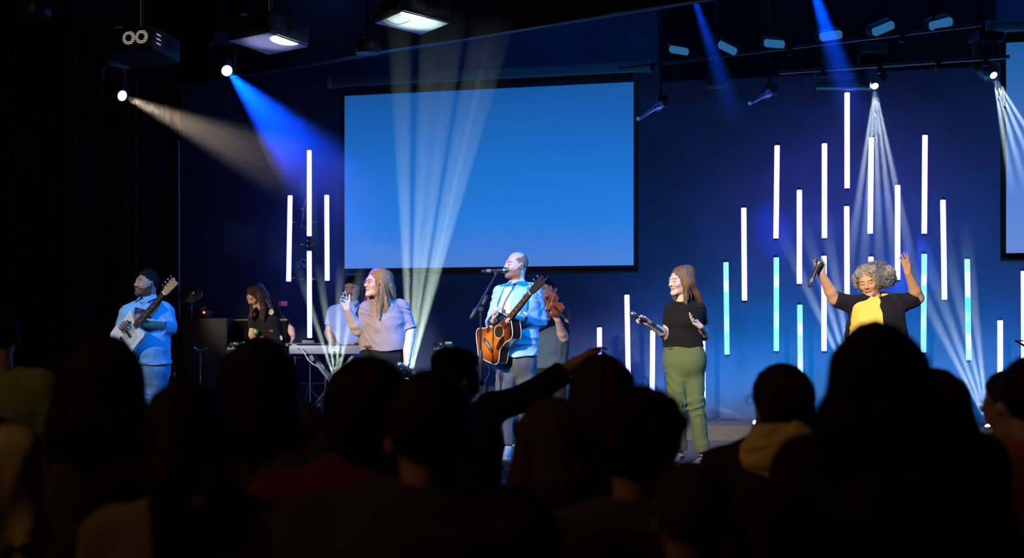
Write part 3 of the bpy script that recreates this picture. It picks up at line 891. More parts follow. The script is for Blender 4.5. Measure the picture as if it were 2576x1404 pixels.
class SDF:
    def __init__(s): s.ops = []; s.disp = None
    def u(s, prim, k=0.02): s.ops.append(('u', prim, k)); return s
    def sub(s, prim, k=0.01): s.ops.append(('s', prim, k)); return s
    def cut(s, pt, n, k=0.004, wave=None):
        """keep the side of the plane that n points away from"""
        s.ops.append(('c', (A3(pt), A3(Vector(n).normalized()), wave), k)); return s
    def fn(s, f): s.ops.append(('f', f, 0)); return s
    def __call__(s, p):
        d = np.full(len(p), 5.0, F32)
        NEAR = 0.09
        lo_, hi_ = p.min(0), p.max(0)
        cc_, cr_ = (lo_ + hi_) / 2, float(np.linalg.norm(hi_ - lo_)) / 2
        for kind, prim, k in s.ops:
            if kind in 'us':
                fn, c, r = prim
                if float(np.linalg.norm(cc_ - c)) - r - cr_ > NEAR: continue
                q = p - c
                far = np.sqrt((q * q).sum(1)) - r
                m = far < NEAR
                if kind == 'u':
                    dd = far.copy()
                    if m.any():
                        dd[m] = fn(p[m])
                        d[m] = smin(d[m], dd[m], k)
                    d[~m] = np.minimum(d[~m], far[~m])
                elif m.any():
                    d[m] = smax(d[m], -fn(p[m]), k)
            elif kind == 'c':
                pt, n, wave = prim
                e = (p - pt) @ n
                if wave is not None: e = e + wave(p)
                d = smax(d, e, k)
            else:
                d = prim(p, d)
        return d

def folds(amp, f=22.0, seed=0, dirv=(0.3, 0.2, 1.0)):
    """wandering creases: narrow ridges along warped sheets"""
    rs = np.random.RandomState(seed)
    a = rs.normal(size=(5, 3)).astype(F32)
    a /= np.linalg.norm(a, axis=1)[:, None]
    dv = np.array(dirv, F32); dv /= np.linalg.norm(dv)
    ph = rs.rand(8).astype(F32) * 6.28
    def w(p):
        q = p * f
        wx = np.sin(q @ a[0] * .9 + ph[0]) + .7 * np.sin(1.6 * (q @ a[1]) + ph[1])
        m1 = .5 + .5 * np.sin(q @ a[2] * .5 + ph[4])
        m2 = .5 + .5 * np.sin(q @ a[3] * .6 + ph[5])
        r1 = 1 - 2 * np.abs(np.sin(q @ dv * 1.1 + 1.5 * wx + ph[2]))
        r2 = 1 - 2 * np.abs(np.sin(q @ a[4] * 1.5 + 1.1 * wx + ph[3]))
        return (-amp * (r1 * m1 * .8 + r2 * m2 * .6)).astype(F32)
    return w

def mesh_of(sdf, lo, hi, h):
    """sparse surface nets"""
    B = 8
    lo = np.array(lo, np.float64); hi = np.array(hi, np.float64)
    nb = np.ceil((hi - lo) / (h * B)).astype(int) + 1
    g = np.stack(np.meshgrid(*[np.arange(n) for n in nb], indexing='ij'), -1).reshape(-1, 3)
    ctr = (lo + (g + .5) * (h * B)).astype(F32)
    ck = ((g // 4)[:, 0] * 4096 + (g // 4)[:, 1]) * 4096 + (g // 4)[:, 2]
    o0 = np.argsort(ck, kind='stable'); g, ctr, ck = g[o0], ctr[o0], ck[o0]
    cp = np.concatenate([[0], np.nonzero(np.diff(ck))[0] + 1, [len(g)]])
    d = np.concatenate([sdf(ctr[a_:b_]) for a_, b_ in zip(cp[:-1], cp[1:])])
    g = g[np.abs(d) < h * B * 1.15]
    N = nb * B + 2
    l9 = np.stack(np.meshgrid(*[np.arange(9)] * 3, indexing='ij'), -1)
    ncell, keys, V_, sgn_q = 0, [], [], []
    quads = []
    gk = g // 3
    gk = (gk[:, 0] * 4096 + gk[:, 1]) * 4096 + gk[:, 2]
    od = np.argsort(gk, kind='stable'); g, gk = g[od], gk[od]
    cutp = np.concatenate([[0], np.nonzero(np.diff(gk))[0] + 1, [len(g)]])
    for s0, s1 in zip(cutp[:-1], cutp[1:]):
        gb = g[s0:s1]
        idx = gb[:, None, None, None, :] * B + l9[None]
        pts = (lo + idx * h).astype(F32).reshape(-1, 3)
        val = sdf(pts).reshape(len(gb), 9, 9, 9)
        val[val == 0] = 1e-7
        neg = val < 0
        cnt = sum(neg[:, a:a + 8, b:b + 8, c:c + 8].astype(np.int8) for a in (0, 1) for b in (0, 1) for c in (0, 1))
        act = (cnt > 0) & (cnt < 8)
        bi, i, j, k = np.nonzero(act)
        if not len(bi): continue
        acc = np.zeros((len(bi), 3)); n = np.zeros(len(bi))
        cs = [(a, b, c) for a in (0, 1) for b in (0, 1) for c in (0, 1)]
        cv = {c: val[bi, i + c[0], j + c[1], k + c[2]] for c in cs}
        for c in cs:
            for ax in range(3):
                if c[ax]: continue
                e = list(c); e[ax] = 1; e = tuple(e)
                v0, v1 = cv[c], cv[e]
                m = (v0 < 0) != (v1 < 0)
                t = np.where(m, v0 / np.where(m, v0 - v1, 1), 0)
                o = np.array(c, float)[None].repeat(len(bi), 0); o[:, ax] = t
                acc += o * m[:, None]; n += m
        cell = gb[bi] * B + np.stack([i, j, k], 1)
        V_.append(lo + (cell + acc / n[:, None]) * h)
        keys.append((cell[:, 0] * N[1] + cell[:, 1]) * N[2] + cell[:, 2])
        for ax in range(3):
            sl0 = [slice(None), slice(0, 8), slice(0, 8), slice(0, 8)]
            sl1 = list(sl0); sl1[ax + 1] = slice(1, 9)
            a0, a1 = neg[tuple(sl0)], neg[tuple(sl1)]
            bb, i, j, k = np.nonzero(a0 != a1)
            if not len(bb): continue
            c = gb[bb] * B + np.stack([i, j, k], 1)
            o1, o2 = [(1, 2), (2, 0), (0, 1)][ax]
            e1 = np.zeros(3, int); e1[o1] = 1; e2 = np.zeros(3, int); e2[o2] = 1
            cc = np.stack([c - e1 - e2, c - e2, c, c - e1], 1)
            flip = ~a0[bb, i, j, k]
            cc[flip] = cc[flip][:, ::-1]
            quads.append((cc[..., 0] * N[1] + cc[..., 1]) * N[2] + cc[..., 2])
    if not V_: return np.zeros((0, 3)), np.zeros((0, 4), int)
    Vt = np.concatenate(V_); K = np.concatenate(keys); Q = np.concatenate(quads)
    o = np.argsort(K); K = K[o]; Vt = Vt[o]
    ix = np.searchsorted(K, Q); ix[ix >= len(K)] = 0
    Q = ix[(K[ix] == Q).all(1)]
    return Vt, Q

def fill_mesh(me, V_, Q, cols=None):
    me.vertices.add(len(V_)); me.vertices.foreach_set('co', np.asarray(V_, F32).ravel())
    me.loops.add(Q.size); me.loops.foreach_set('vertex_index', Q.astype(np.int32).ravel())
    me.polygons.add(len(Q))
    k = Q.shape[1]
    me.polygons.foreach_set('loop_start', np.arange(0, Q.size, k, dtype=np.int32))
    me.polygons.foreach_set('loop_total', np.full(len(Q), k, np.int32))
    me.polygons.foreach_set('use_smooth', np.ones(len(Q), bool))
    me.update(calc_edges=True)
    if cols is not None:
        ca = me.color_attributes.new('Col', 'FLOAT_COLOR', 'POINT')
        ca.data.foreach_set('color', np.concatenate([cols, np.ones((len(cols), 1))], 1).astype(F32).ravel())

TRIS = [0]
JOBS = []
def surf(name, sdf, h, mt, parent, box, color_fn=None, extra=None):
    """links the object now; its surface is computed by run_jobs()"""
    me = bpy.data.meshes.new(name)
    o = link(name, me, mt, parent)
    JOBS.append((me, sdf, h, (tuple(box[0]), tuple(box[1])), color_fn, extra))
    return o

def work(jb):
    me, sdf, h, box, color_fn, extra = jb
    Vt, Q = mesh_of(sdf, box[0], box[1], h)
    if extra is not None:
        Q = np.concatenate([Q, extra[1] + len(Vt)]); Vt = np.concatenate([Vt, extra[0]])
    return Vt, Q, (color_fn(Vt) if color_fn else None)

def run_jobs():
    res = [work(jb) for jb in JOBS]
    for jb, (Vt, Q, c) in zip(JOBS, res):
        TRIS[0] += 2 * len(Q)
        fill_mesh(jb[0], Vt, Q, c)
    JOBS.clear()

# ------------------------------------------------------------------ anatomy
def head_frame(yaw, pitch=0, roll=0):
    """columns x, y, z: the face looks along -y; yaw>0 turns the face to the image left, pitch>0 looks down"""
    R = Matrix.Rotation(math.radians(-yaw), 3, 'Z') @ Matrix.Rotation(math.radians(pitch), 3, 'X') @ Matrix.Rotation(math.radians(roll), 3, 'Y')
    return R
def facing(yaw): return Vector((-math.sin(math.radians(yaw)), -math.cos(math.radians(yaw)), 0))

def add_head(s, c, R, sc=1.0, fat=0.0, female=False, nose=1.0, ears=True, coarse=False):
    c = Vector(c)
    L = lambda x, y, z: c + R @ (Vector((x, y, z)) * sc)
    Rn = np.array(R)
    r = lambda *q: [v * sc for v in q]
    s.u(f_ell(L(0, .012, .026), r(.073, .093, .089), Rn), .03)
    s.u(f_ell(L(0, -.028, -.03), r(.060 + fat, .066, .078 + fat * .4), Rn), .03)
    if coarse:
        s.u(f_cap(L(0, -.085, 0), L(0, -.108, -.03), .008 * sc, .012 * sc), .015)
        for k in (-1, 1): s.u(f_ell(L(k * .077, .01, -.012), r(.010, .02, .032), Rn), .006)
        return
    jw = .043 + fat * .8 if not female else .039 + fat * .8
    for k in (-1, 1):
        s.u(f_cap(L(k * jw, .0, -.075), L(k * .014, -.078, -.102), .018 * sc, .015 * sc), .03)
        s.u(f_ell(L(k * .036, -.068, -.03), r(.024, .022, .022), Rn), .02)
    s.u(f_ell(L(0, -.082, -.103), r(.02, .018, .016), Rn), .02)
    s.u(f_cap(L(-.034, -.080, .020), L(.034, -.080, .020), .012 * sc, .012 * sc), .012)
    for k in (-1, 1):
        s.sub(f_ell(L(k * .032, -.106, .000), r(.018, .02, .0135), Rn), .014)
        s.u(f_ell(L(k * .031, -.080, -.001), r(.0145, .0135, .0115), Rn), .004)
    s.u(f_cap(L(0, -.088, .010), L(0, -.108 * nose, -.028), .0065 * sc, .0105 * sc), .012)
    s.u(f_ell(L(0, -.108 * nose, -.032), r(.010, .010, .009), Rn), .008)
    for k in (-1, 1): s.u(f_ell(L(k * .0125, -.096, -.034), r(.008, .010, .008), Rn), .006)
    s.u(f_ell(L(0, -.090, -.060), r(.023, .012, .0065), Rn), .006)
    s.u(f_ell(L(0, -.088, -.072), r(.019, .012, .0075), Rn), .006)
    s.sub(f_cap(L(-.022, -.104, -.066), L(.022, -.104, -.066), .0035 * sc, .0035 * sc), .004)
    if ears:
        for k in (-1, 1):
            s.u(f_ell(L(k * .076, .012, -.010), r(.008, .017, .031), np.array(R @ Matrix.Rotation(k * .35, 3, 'Z'))), .006)
            s.sub(f_ell(L(k * .085, .008, -.006), r(.006, .009, .017), Rn), .004)

def hand(s, W, d, nrm, tside, curls, thumb=(35, 20, 15), sc=1.0, spread=6, kf=.003):
    """W wrist, d towards the knuckles, nrm out of the palm, tside towards the thumb; curls: 4 x (mcp, pip, dip) degrees"""
    d = Vector(d).normalized(); nrm = Vector(nrm); nrm = (nrm - d * nrm.dot(d)).normalized()
    side = Vector(tside); side = (side - d * side.dot(d) - nrm * side.dot(nrm)).normalized()
    W = Vector(W)
    lens = [.070, .078, .073, .056]
    offs = [.031, .0105, -.010, -.029]
    kl = [.090, .093, .089, .082]
    tips = []
    for i in range(4):
        K = W + d * (kl[i] * sc) + side * (offs[i] * sc)
        s.u(f_cap(W + d * .012 * sc + side * offs[i] * .55 * sc, K, .0175 * sc, .0115 * sc), .012)
        ang = math.radians((1.2 - i * .9) * spread)
        dd = (d * math.cos(ang) + side * math.sin(ang)).normalized()
        p = K; a = 0
        for j, fr in enumerate((.46, .30, .24)):
            a += math.radians(curls[i][j])
            dv = dd * math.cos(a) + nrm * math.sin(a)
            q = p + dv * (lens[i] * fr * sc)
            r0, r1 = (.0088, .0078, .0070)[j] * sc, (.0078, .0070, .0060)[j] * sc
            s.u(f_cap(p, q, r0, r1), kf if j else .006)
            p = q
        tips.append(p)
    p = W + d * .022 * sc + side * .024 * sc + nrm * .006 * sc
    s.u(f_cap(W + d * .02 * sc + side * .01 * sc, W + d * .055 * sc + side * .028 * sc + nrm * .004 * sc, .018 * sc, .013 * sc), .012)
    a, b, c_ = [math.radians(q) for q in thumb]
    dv = (d * math.cos(a) + side * math.sin(a)).normalized()
    for j, (ln, r0, r1) in enumerate(((.042, .014, .011), (.032, .0105, .0092), (.027, .0092, .0075))):
        if j:
            t = b if j == 1 else c_
            dv = (dv * math.cos(t) + (nrm * .8 - side * .45 + d * .3).normalized() * math.sin(t)).normalized()
        q = p + dv * ln * sc
        s.u(f_cap(p, q, r0 * sc, r1 * sc), .008 if j == 0 else .003)
        p = q
    return tips
RELAX = [(15, 20, 12), (20, 25, 15), (25, 30, 15), (30, 32, 18)]
FIST = [(70, 85, 50), (72, 88, 50), (75, 88, 50), (78, 88, 50)]
GRIP = [(50, 60, 40), (55, 62, 40), (60, 65, 40), (65, 65, 40)]
FLATH = [(4, 6, 4), (3, 8, 4), (6, 8, 5), (10, 10, 6)]
CUP = [(25, 30, 20), (35, 30, 20), (42, 32, 20), (50, 35, 20)]

def mixc(c, col, w):
    w = np.clip(w, 0, 1)[:, None]
    return c * (1 - w) + np.array(col)[None] * w
def sstep(a, b, x): t = np.clip((x - a) / (b - a), 0, 1); return t * t * (3 - 2 * t)

def skin_color(spec):
    skin = np.array(spec['skin']); c0 = np.array(spec['head']); R = np.array(spec['R']); sc = spec.get('hs', 1.0)
    lips = spec.get('lips', tuple(skin * np.array([.85, .55, .55])))
    hair = spec.get('brow', (.05, .03, .02))
    beard = spec.get('beard'); stub = spec.get('stubble')
    def fn(Vt):
        q = ((Vt - c0) @ R) / sc
        x, y, z = np.abs(q[:, 0]), q[:, 1], q[:, 2]
        c = np.tile(skin, (len(Vt), 1))
        hd = (np.linalg.norm(q, axis=1) < .17)
        front = hd & (y < -.05)
        rosy = np.exp(-((x - .04) ** 2 + (z + .03) ** 2) / .0005) * front
        c = mixc(c, skin * np.array([1.05, .8, .78]), rosy * .5)
        if beard:
            wv = .0025 * np.sin(q[:, 0] * 420) * np.sin(z * 300)
            zb = -.050 + np.maximum(0, y + .055) * .75
            bz = sstep(0, -.012, z - zb + wv) * sstep(.022, .008, y) * sstep(-.145, -.118, z)
            mo = sstep(.036, .030, x) * (z < -.043) * (z > -.060) * front
            bz = np.maximum(bz, mo) * hd
            c = mixc(c, beard[0], bz * beard[1])
        if spec.get('moustache'):
            mo = ((x < .03) & (z < -.044) & (z > -.058) & front) * 1.0
            c = mixc(c, spec['moustache'], mo * .85)
            c = mixc(c, spec['moustache'], ((x < .02) & (z < -.088) & (z > -.12) & front) * .6)
        lip = sstep(.026, .021, x) * sstep(.0115, .008, np.abs(z + .066)) * (y < -.08) * hd
        c = mixc(c, lips, lip * .85)
        ml = sstep(.0035, .0018, np.abs(z + .066)) * (x < .023) * (y < -.07) * hd
        c = mixc(c, (.06, .02, .02), ml * .8)
        lash = sstep(.0034, .0018, np.abs(z + .0065 - (x - .031) ** 2 * 14)) * (np.abs(x - .031) < .0155) * front
        c = mixc(c, (.03, .015, .01), lash * .85)
        bw = sstep(.0052, .003, np.abs(z - .021 + (x - .03) ** 2 * 9)) * (x > .012) * (x < .050) * front
        c = mixc(c, hair, bw * .8)
        if spec.get('scalp') is not None:
            sc_ = sstep(.028, .045, z - .38 * (y + .06)) * hd
            c = mixc(c, spec['scalp'], 0 * sc_)
        nl = spec.get('nails')
        return c
    return fn
# ------------------------------------------------------------------ clothed figures
def cloth(name, col, rough=.85, noise=.06, bump=.25, bscale=220, nscale=6, vcol=False, spec=.2, sheen=.04):
    return mat(name, col, rough, noise=noise, nscale=nscale, bump=bump, bscale=bscale, vcol=vcol, spec=spec, sheen=sheen)
def skinmat(name):
    m = mat(name, (.6, .4, .3), .48, vcol=True, noise=.05, nscale=40, spec=.35)
    b = m.node_tree.nodes['Principled BSDF']
    return m
M_SKIN = skinmat('skin')

def torso(s, p, inf=0.0, k=.05):
    """p: joints and widths; inf: how far the cloth stands off the body"""
    F = facing(p['yaw']); S = Vector((-F.y, F.x, 0))       # S: towards the image right when facing the camera
    g = p['g']
    for (key, w, dpt, fo) in g:
        c = Vector(p[key]) + F * fo
        rr = dpt + inf
        ww = max(w + inf - rr, .004)
        s.u(f_cap(c - S * ww, c + S * ww, rr, rr), k)
    for i in range(len(g) - 1):
        a, b = Vector(p[g[i][0]]) + F * g[i][3], Vector(p[g[i + 1][0]]) + F * g[i + 1][3]
        s.u(f_cap(a, b, g[i][1] + inf, g[i + 1][1] + inf, (g[i][2] + g[i + 1][2] + 2 * inf) / (g[i][1] + g[i + 1][1] + 2 * inf), F), k)
    for (c, r) in p.get('mass', []):
        s.u(f_ell(Vector(c), [q + inf for q in r], np.array(Matrix((S, -F, Vector((0, 0, 1)))).transposed())), .05)
    sr = p.get('sr', .055)
    n = Vector(p['neck'])
    for k_ in ('shR', 'shL'):
        s.u(f_cap(n - Vector((0, 0, .035)), Vector(p[k_]) , .05 + inf, sr + inf), .04)

def arm(s, p, side, inf=0.0, upto=2.0, k=.03):
    """side 'R' / 'L'; upto 0..1 along the upper arm, 1..2 along the forearm"""
    sh, el, wr = Vector(p['sh' + side]), Vector(p['el' + side]), Vector(p['wr' + side])
    a0, a1, a2 = p.get('ar', (.052, .042, .027))
    u = min(upto, 1.0)
    e = sh.lerp(el, u)
    s.u(f_cap(sh, e, a0 + inf, a0 + (a1 - a0) * u + inf), k)
    if upto > 1:
        f = upto - 1
        mid = el.lerp(wr, .3)
        s.u(f_cap(el, el.lerp(wr, min(f, .3)), a1 + inf, a1 * .98 + inf), .012)
        if f > .3: s.u(f_cap(mid, el.lerp(wr, f), a1 * .98 + inf, a1 * .98 + (a2 - a1 * .98) * (f - .3) / .7 + inf), .012)

def sleeves(p, sd, inf, upto, w=None):
    """one sleeve as its own surface, cut square and hollow at the cuff"""
    sh, el, wr = Vector(p['sh' + sd]), Vector(p['el' + sd]), Vector(p['wr' + sd])
    a0, a1, a2 = p.get('ar', (.052, .042, .027))
    u = min(upto, 1.0)
    s1 = SDF()
    s1.u(f_cap(sh, sh.lerp(el, min(1, u + .12)), a0 + inf, a0 + (a1 - a0) * min(1, u + .12) + inf), .02)
    if upto <= 1:
        e = sh.lerp(el, upto); d = (el - sh).normalized(); r = a0 + (a1 - a0) * upto
        tgt = s1
    else:
        f = upto - 1
        tgt = SDF()
        tgt.u(f_cap(el, el.lerp(wr, min(1, f + .1)), a1 + inf, a1 + (a2 - a1) * min(1, f + .1) + inf), .02)
        e = el.lerp(wr, f); d = (wr - el).normalized(); r = a1 + (a2 - a1) * f
        # rolled or buttoned cuff
        tgt.u(f_cap(e - d * .05, e, r + inf + .004, r + inf + .004), .004)
    if w: s1.fn(lambda q, dd: dd + w(q)); 
    if w and tgt is not s1: tgt.fn(lambda q, dd: dd + w(q) * .8)
    tgt.cut(e, d, .003)
    ri = max(r + .003, r + inf - .014)
    tgt.sub(f_cap(e - d * .006, e + d * .1, ri, ri), .002)
    if tgt is s1: return s1
    s1.fn(lambda q, dd: smin(dd, tgt(q), .02))
    return s1

def frame_cols(d):
    x, y, z = frame_from(d)
    return (z, x, y)

def body_mesh(name, p, h, root, mt, extra=None, legs=False):
    s = SDF()
    # without bare legs the body ends inside the clothes, below the chest
    torso(s, p if legs else dict(p, g=[p['g'][-1]], mass=[]), 0.0 if legs else -.010)
    s.u(f_cap(p['neck'] - Vector((0, 0, .03)), Vector(p['head']) + Matrix(p['R']) @ Vector((0, .025, -.055)), p.get('nr', .056), p.get('nr', .056) * .95, .95), .035)
    add_head(s, p['head'], Matrix(p['R']), p.get('hs', 1.0), p.get('fat', 0), p.get('female', False), coarse=p.get('coarse', False))
    for sd in 'RL':
        arm(s, p, sd)
        hk = p.get('hand' + sd)
        if hk and hk != 'fist':
            d_, n_, t_, cu, th, sc_ = hk
            hand(s, p['wr' + sd], d_, n_, t_, cu, th, sc_)
        elif hk == 'fist':
            dv = (Vector(p['wr' + sd]) - Vector(p['el' + sd])).normalized()
            x, y, z = frame_from(dv)
            hand(s, p['wr' + sd], dv, x, y, CUP)
    if legs:
        for sd in 'RL':
            lr = p.get('lr', (.085, .055, .036))
            s.u(f_cap(p['hip' + sd], p['kn' + sd], lr[0], lr[1]), .03)
            s.u(f_cap(p['kn' + sd], p['an' + sd], lr[1], lr[2]), .02)
            an, toe = Vector(p['an' + sd]), Vector(p['toe' + sd])
            heel = an + Vector((0, 0, -.055)) - (toe - an).normalized() * .02
            s.u(f_cap(heel, toe.lerp(heel, .25), .030, .026), .02)
            fd = toe - heel; fd.z = 0; fd.normalize(); sd_ = Vector((-fd.y, fd.x, 0))
            for k in range(5):
                o = sd_ * ((k - 2) * .0165)
                q = toe + o - fd * (.05 if k in (1, 2, 3) else .056)
                s.u(f_cap(q, toe + o * 1.05 - fd * (abs(k - 2) * .004), .0125, .0095), .006)
            s.u(f_cap(toe - fd * .055 - sd_ * .025, toe - fd * .055 + sd_ * .025, .018, .018), .02)
    if extra: extra(s)
    pts = [Vector(p['head']), p['neck']] + [Vector(p[g[0]]) for g in p['g']] + [Vector(p[k + sd]) for sd in 'RL' for k in ('sh', 'el', 'wr')]
    if legs: pts += [Vector(p[k + sd]) for sd in 'RL' for k in ('kn', 'an', 'toe')]
    lo = [min(q[i] for q in pts) - .24 for i in range(3)]
    hi = [max(q[i] for q in pts) + .24 for i in range(3)]
    return surf(name, s, h, mt, root, (lo, hi), skin_color(p))

def bounds(pts, m=.2):
    return ([min(q[i] for q in pts) - m for i in range(3)], [max(q[i] for q in pts) + m for i in range(3)])

def top_mesh(name, p, h, root, mt, inf=.018, sleeve=.6, hem=None, neck_r=.075, neck_n=None, fold=.006, ff=20, seed=0, extra=None, hemn=(0, 0, -1), open_front=False, col=None, arms='RL', sinf=None):
    s = SDF()
    torso(s, p, inf)
    si = inf if sinf is None else sinf
    w = folds(fold, ff, seed)
    s.fn(lambda q, d: d + w(q))
    if not sleeve:
        for sd in arms: s.u(f_cap(p['sh' + sd], Vector(p['sh' + sd]).lerp(p['el' + sd], .04), p.get('ar', (.052,))[0] * .8, p.get('ar', (.052,))[0] * .8), .02)
    else:
        sl = [sleeves(p, sd, si, sleeve, w) for sd in arms]
        def both(q, d):
            for s_ in sl: d = smin(d, s_(q), .03)
            return d
        s.fn(both)
    if extra: extra(s)
    n = Vector(p['neck']); nn = Vector(neck_n) if neck_n else Vector((0, 0, 1)) + facing(p['yaw']) * .35
    s.sub(f_cap(n + nn * .0, n + nn * .25, neck_r, neck_r * 1.5), .006)
    if hem is not None:
        wv = lambda q: (.006 * np.sin(q[:, 0] * 26 + seed) + .004 * np.sin(q[:, 1] * 41)).astype(F32)
        s.cut(hem, hemn, .004, wv)
    pts = [p['neck']] + [Vector(p[g[0]]) for g in p['g']] + [Vector(p[k + sd]) for sd in arms for k in (('sh', 'el', 'wr') if sleeve > 1 else ('sh', 'el'))]
    return surf(name, s, h, mt, root, bounds(pts, .26), col)

def legs_mesh(name, p, h, root, mt, inf=.012, fold=.009, cuff=None, seed=3, top=None, lr=(.088, .062, .05), ff=24, col=None, flare=0):
    s = SDF()
    F = facing(p['yaw']); S = Vector((-F.y, F.x, 0))
    g = p['g'][0]
    c = Vector(p[g[0]]) + F * g[3]
    rr = g[2] + inf * .4; ww = max(g[1] + inf * .4 - rr, .01)
    s.u(f_cap(c - S * ww, c + S * ww, rr, rr), .05)
    up = Vector(top) if top else c + Vector((0, 0, .12))
    g1 = p['g'][1]
    s.u(f_cap(c, up, g[1] + inf * .4, g1[1] * .35 + g[1] * .65 + inf * .3, (g[2] + .004) / g[1], F), .04)
    for sd in 'RL':
        hp, kn, an = Vector(p['hip' + sd]), Vector(p['kn' + sd]), Vector(p['an' + sd])
        s.u(f_cap(hp, kn, lr[0] + inf, lr[1] + inf), .035)
        s.u(f_cap(kn, an, lr[1] + inf, lr[2] + inf + flare), .02)
    w = folds(fold, ff, seed, (.4, .3, 1.3))
    kz = (Vector(p['knR']).z + Vector(p['knL']).z) / 2; hz = Vector(p['hipR']).z; az = Vector(p['anR']).z
    def fo(q, d):
        z = q[:, 2]
        a = .35 + np.exp(-((z - kz) / .13) ** 2) * .8 + np.exp(-((z - az - .08) / .1) ** 2) * .8 + np.exp(-((z - hz + .07) / .07) ** 2) * .5
        return d + w(q) * a.astype(F32)
    s.fn(fo)
    s.cut(up, (0, 0, 1))
    for sd in 'RL':
        kn, an = Vector(p['kn' + sd]), Vector(p['an' + sd])
        e = kn.lerp(an, cuff or 1.0); d = (an - kn).normalized()
        if cuff:
            s.u(f_cap(e - d * .045, e, lr[2] + inf + .010, lr[2] + inf + .010), .003)
            s.sub(f_cap(e - d * .01, e + d * .15, lr[2] + inf + .001, lr[2] + inf + .001), .003)
            s.sub(f_ell(e + d * .1, (.1, .12, .12), np.array(Matrix(frame_cols(d)).transposed())), .002)
        else:
            s.cut(e, (0, 0, -1))
    pts = [up, c] + [Vector(p[k + sd]) for sd in 'RL' for k in ('hip', 'kn', 'an')]
    return surf(name, s, h, mt, root, bounds(pts, .2), col)

def strands(guides, n, r0, seed=0, jit=.012, wavy=0.0, segs=9, sides=4, wf=30, face=None):
    """many thin tapering locks laid along guide curves; returns verts, quads"""
    rs = np.random.RandomState(seed)
    Vs, Qs = [], []; base = 0
    for gi in range(n):
        g = guides[rs.randint(len(guides))]
        g2 = guides[rs.randint(len(guides))] if False else g
        pts = np.array([list(q) for q in g], float)
        t = np.linspace(0, len(pts) - 1, segs)
        i0 = np.minimum(t.astype(int), len(pts) - 2); fr = (t - i0)[:, None]
        P0 = pts[i0] * (1 - fr) + pts[i0 + 1] * fr
        for _ in range(2): P0[1:-1] = (P0[:-2] + 2 * P0[1:-1] + P0[2:]) / 4
        off = rs.normal(size=3) * jit * np.array([1, 1, .6])
        grow = np.linspace(.5, 1.25, segs)[:, None]
        P0 = P0 + off * grow
        u = np.linspace(0, 1, segs)
        ph = rs.rand() * 6.28
        P0[:, 0] += wavy * np.sin(u * wf * .3 + ph) * u; P0[:, 1] += wavy * np.cos(u * wf * .3 + ph) * u
        L = .75 + .25 * rs.rand(); P0 = P0[0] + (P0 - P0[0]) * 1.0
        k = max(3, int(segs * L)); P0 = P0[:k]
        if face is not None:
            q = (P0 - face[0]) @ face[1]
            if ((q[:, 1] < -.045) & (np.abs(q[:, 0]) < .062) & (q[:, 2] < .065) & (q[:, 2] > -.16)).any(): continue
        rr = r0 * (1 - np.linspace(0, 1, k) ** 2 * .8) * (.7 + .6 * rs.rand())
        d = np.gradient(P0, axis=0); d /= np.linalg.norm(d, axis=1)[:, None] + 1e-9
        x = np.cross(d, [0.3, 1, .1]); x /= np.linalg.norm(x, axis=1)[:, None] + 1e-9
        y = np.cross(d, x)
        for j in range(k):
            for m_ in range(sides):
                a = 2 * pi * m_ / sides
                Vs.append(P0[j] + rr[j] * (x[j] * math.cos(a) + y[j] * math.sin(a)))
        for j in range(k - 1):
            for m_ in range(sides):
                a, b = base + j * sides + m_, base + j * sides + (m_ + 1) % sides
                Qs.append((a, b, b + sides, a + sides))
        base += k * sides
    return np.array(Vs), np.array(Qs)

def hair_obj(name, sdf, h, mt, root, box, st=None):
    return surf(name, sdf, h, mt, root, box, None, st)

def scalp(s, p, t=.010, front=.058, back=-.075, k=.01, rag=.004, vol=(0, 0, 0)):
    """short hair: shell over the skull, cut along the hairline"""
    c, R, sc = Vector(p['head']), Matrix(p['R']), p.get('hs', 1.0)
    Rn = np.array(R)
    L = lambda x, y, z: c + R @ (Vector((x, y, z)) * sc)
    s.u(f_ell(L(0, .014, .028), [(v_ + t + q) * sc for v_, q in zip((.073, .093, .089), vol)], Rn), .02)
    a = Vector((0, -.085, front)); b = Vector((0, .085, back))
    d = (b - a).normalized(); n = Vector((0, -abs(d.z), -abs(d.y)))
    n = Vector((0, d.z, -d.y)); n = n if n.z < 0 else -n
    wv = lambda q: (rag * np.sin(q[:, 0] * 300) * np.sin(q[:, 2] * 260)).astype(F32)
    s.cut(L(*((a + b) / 2)), R @ n, k, wv)
    return s
def hl(p, x, y, z): return Vector(p['head']) + Matrix(p['R']) @ (Vector((x, y, z)) * p.get('hs', 1.0))
def streak(amp, f, seed=0, R=None):
    rs = np.random.RandomState(seed)
    def fn(q, d):
        a = np.sin(q[:, 0] * f + 3 * np.sin(q[:, 2] * 7 + seed)) * np.sin(q[:, 1] * f * .9 + 2 * np.sin(q[:, 2] * 9))
        return (d + amp * a).astype(F32)
    return fn
def seg(mat_seq): return mat_seq

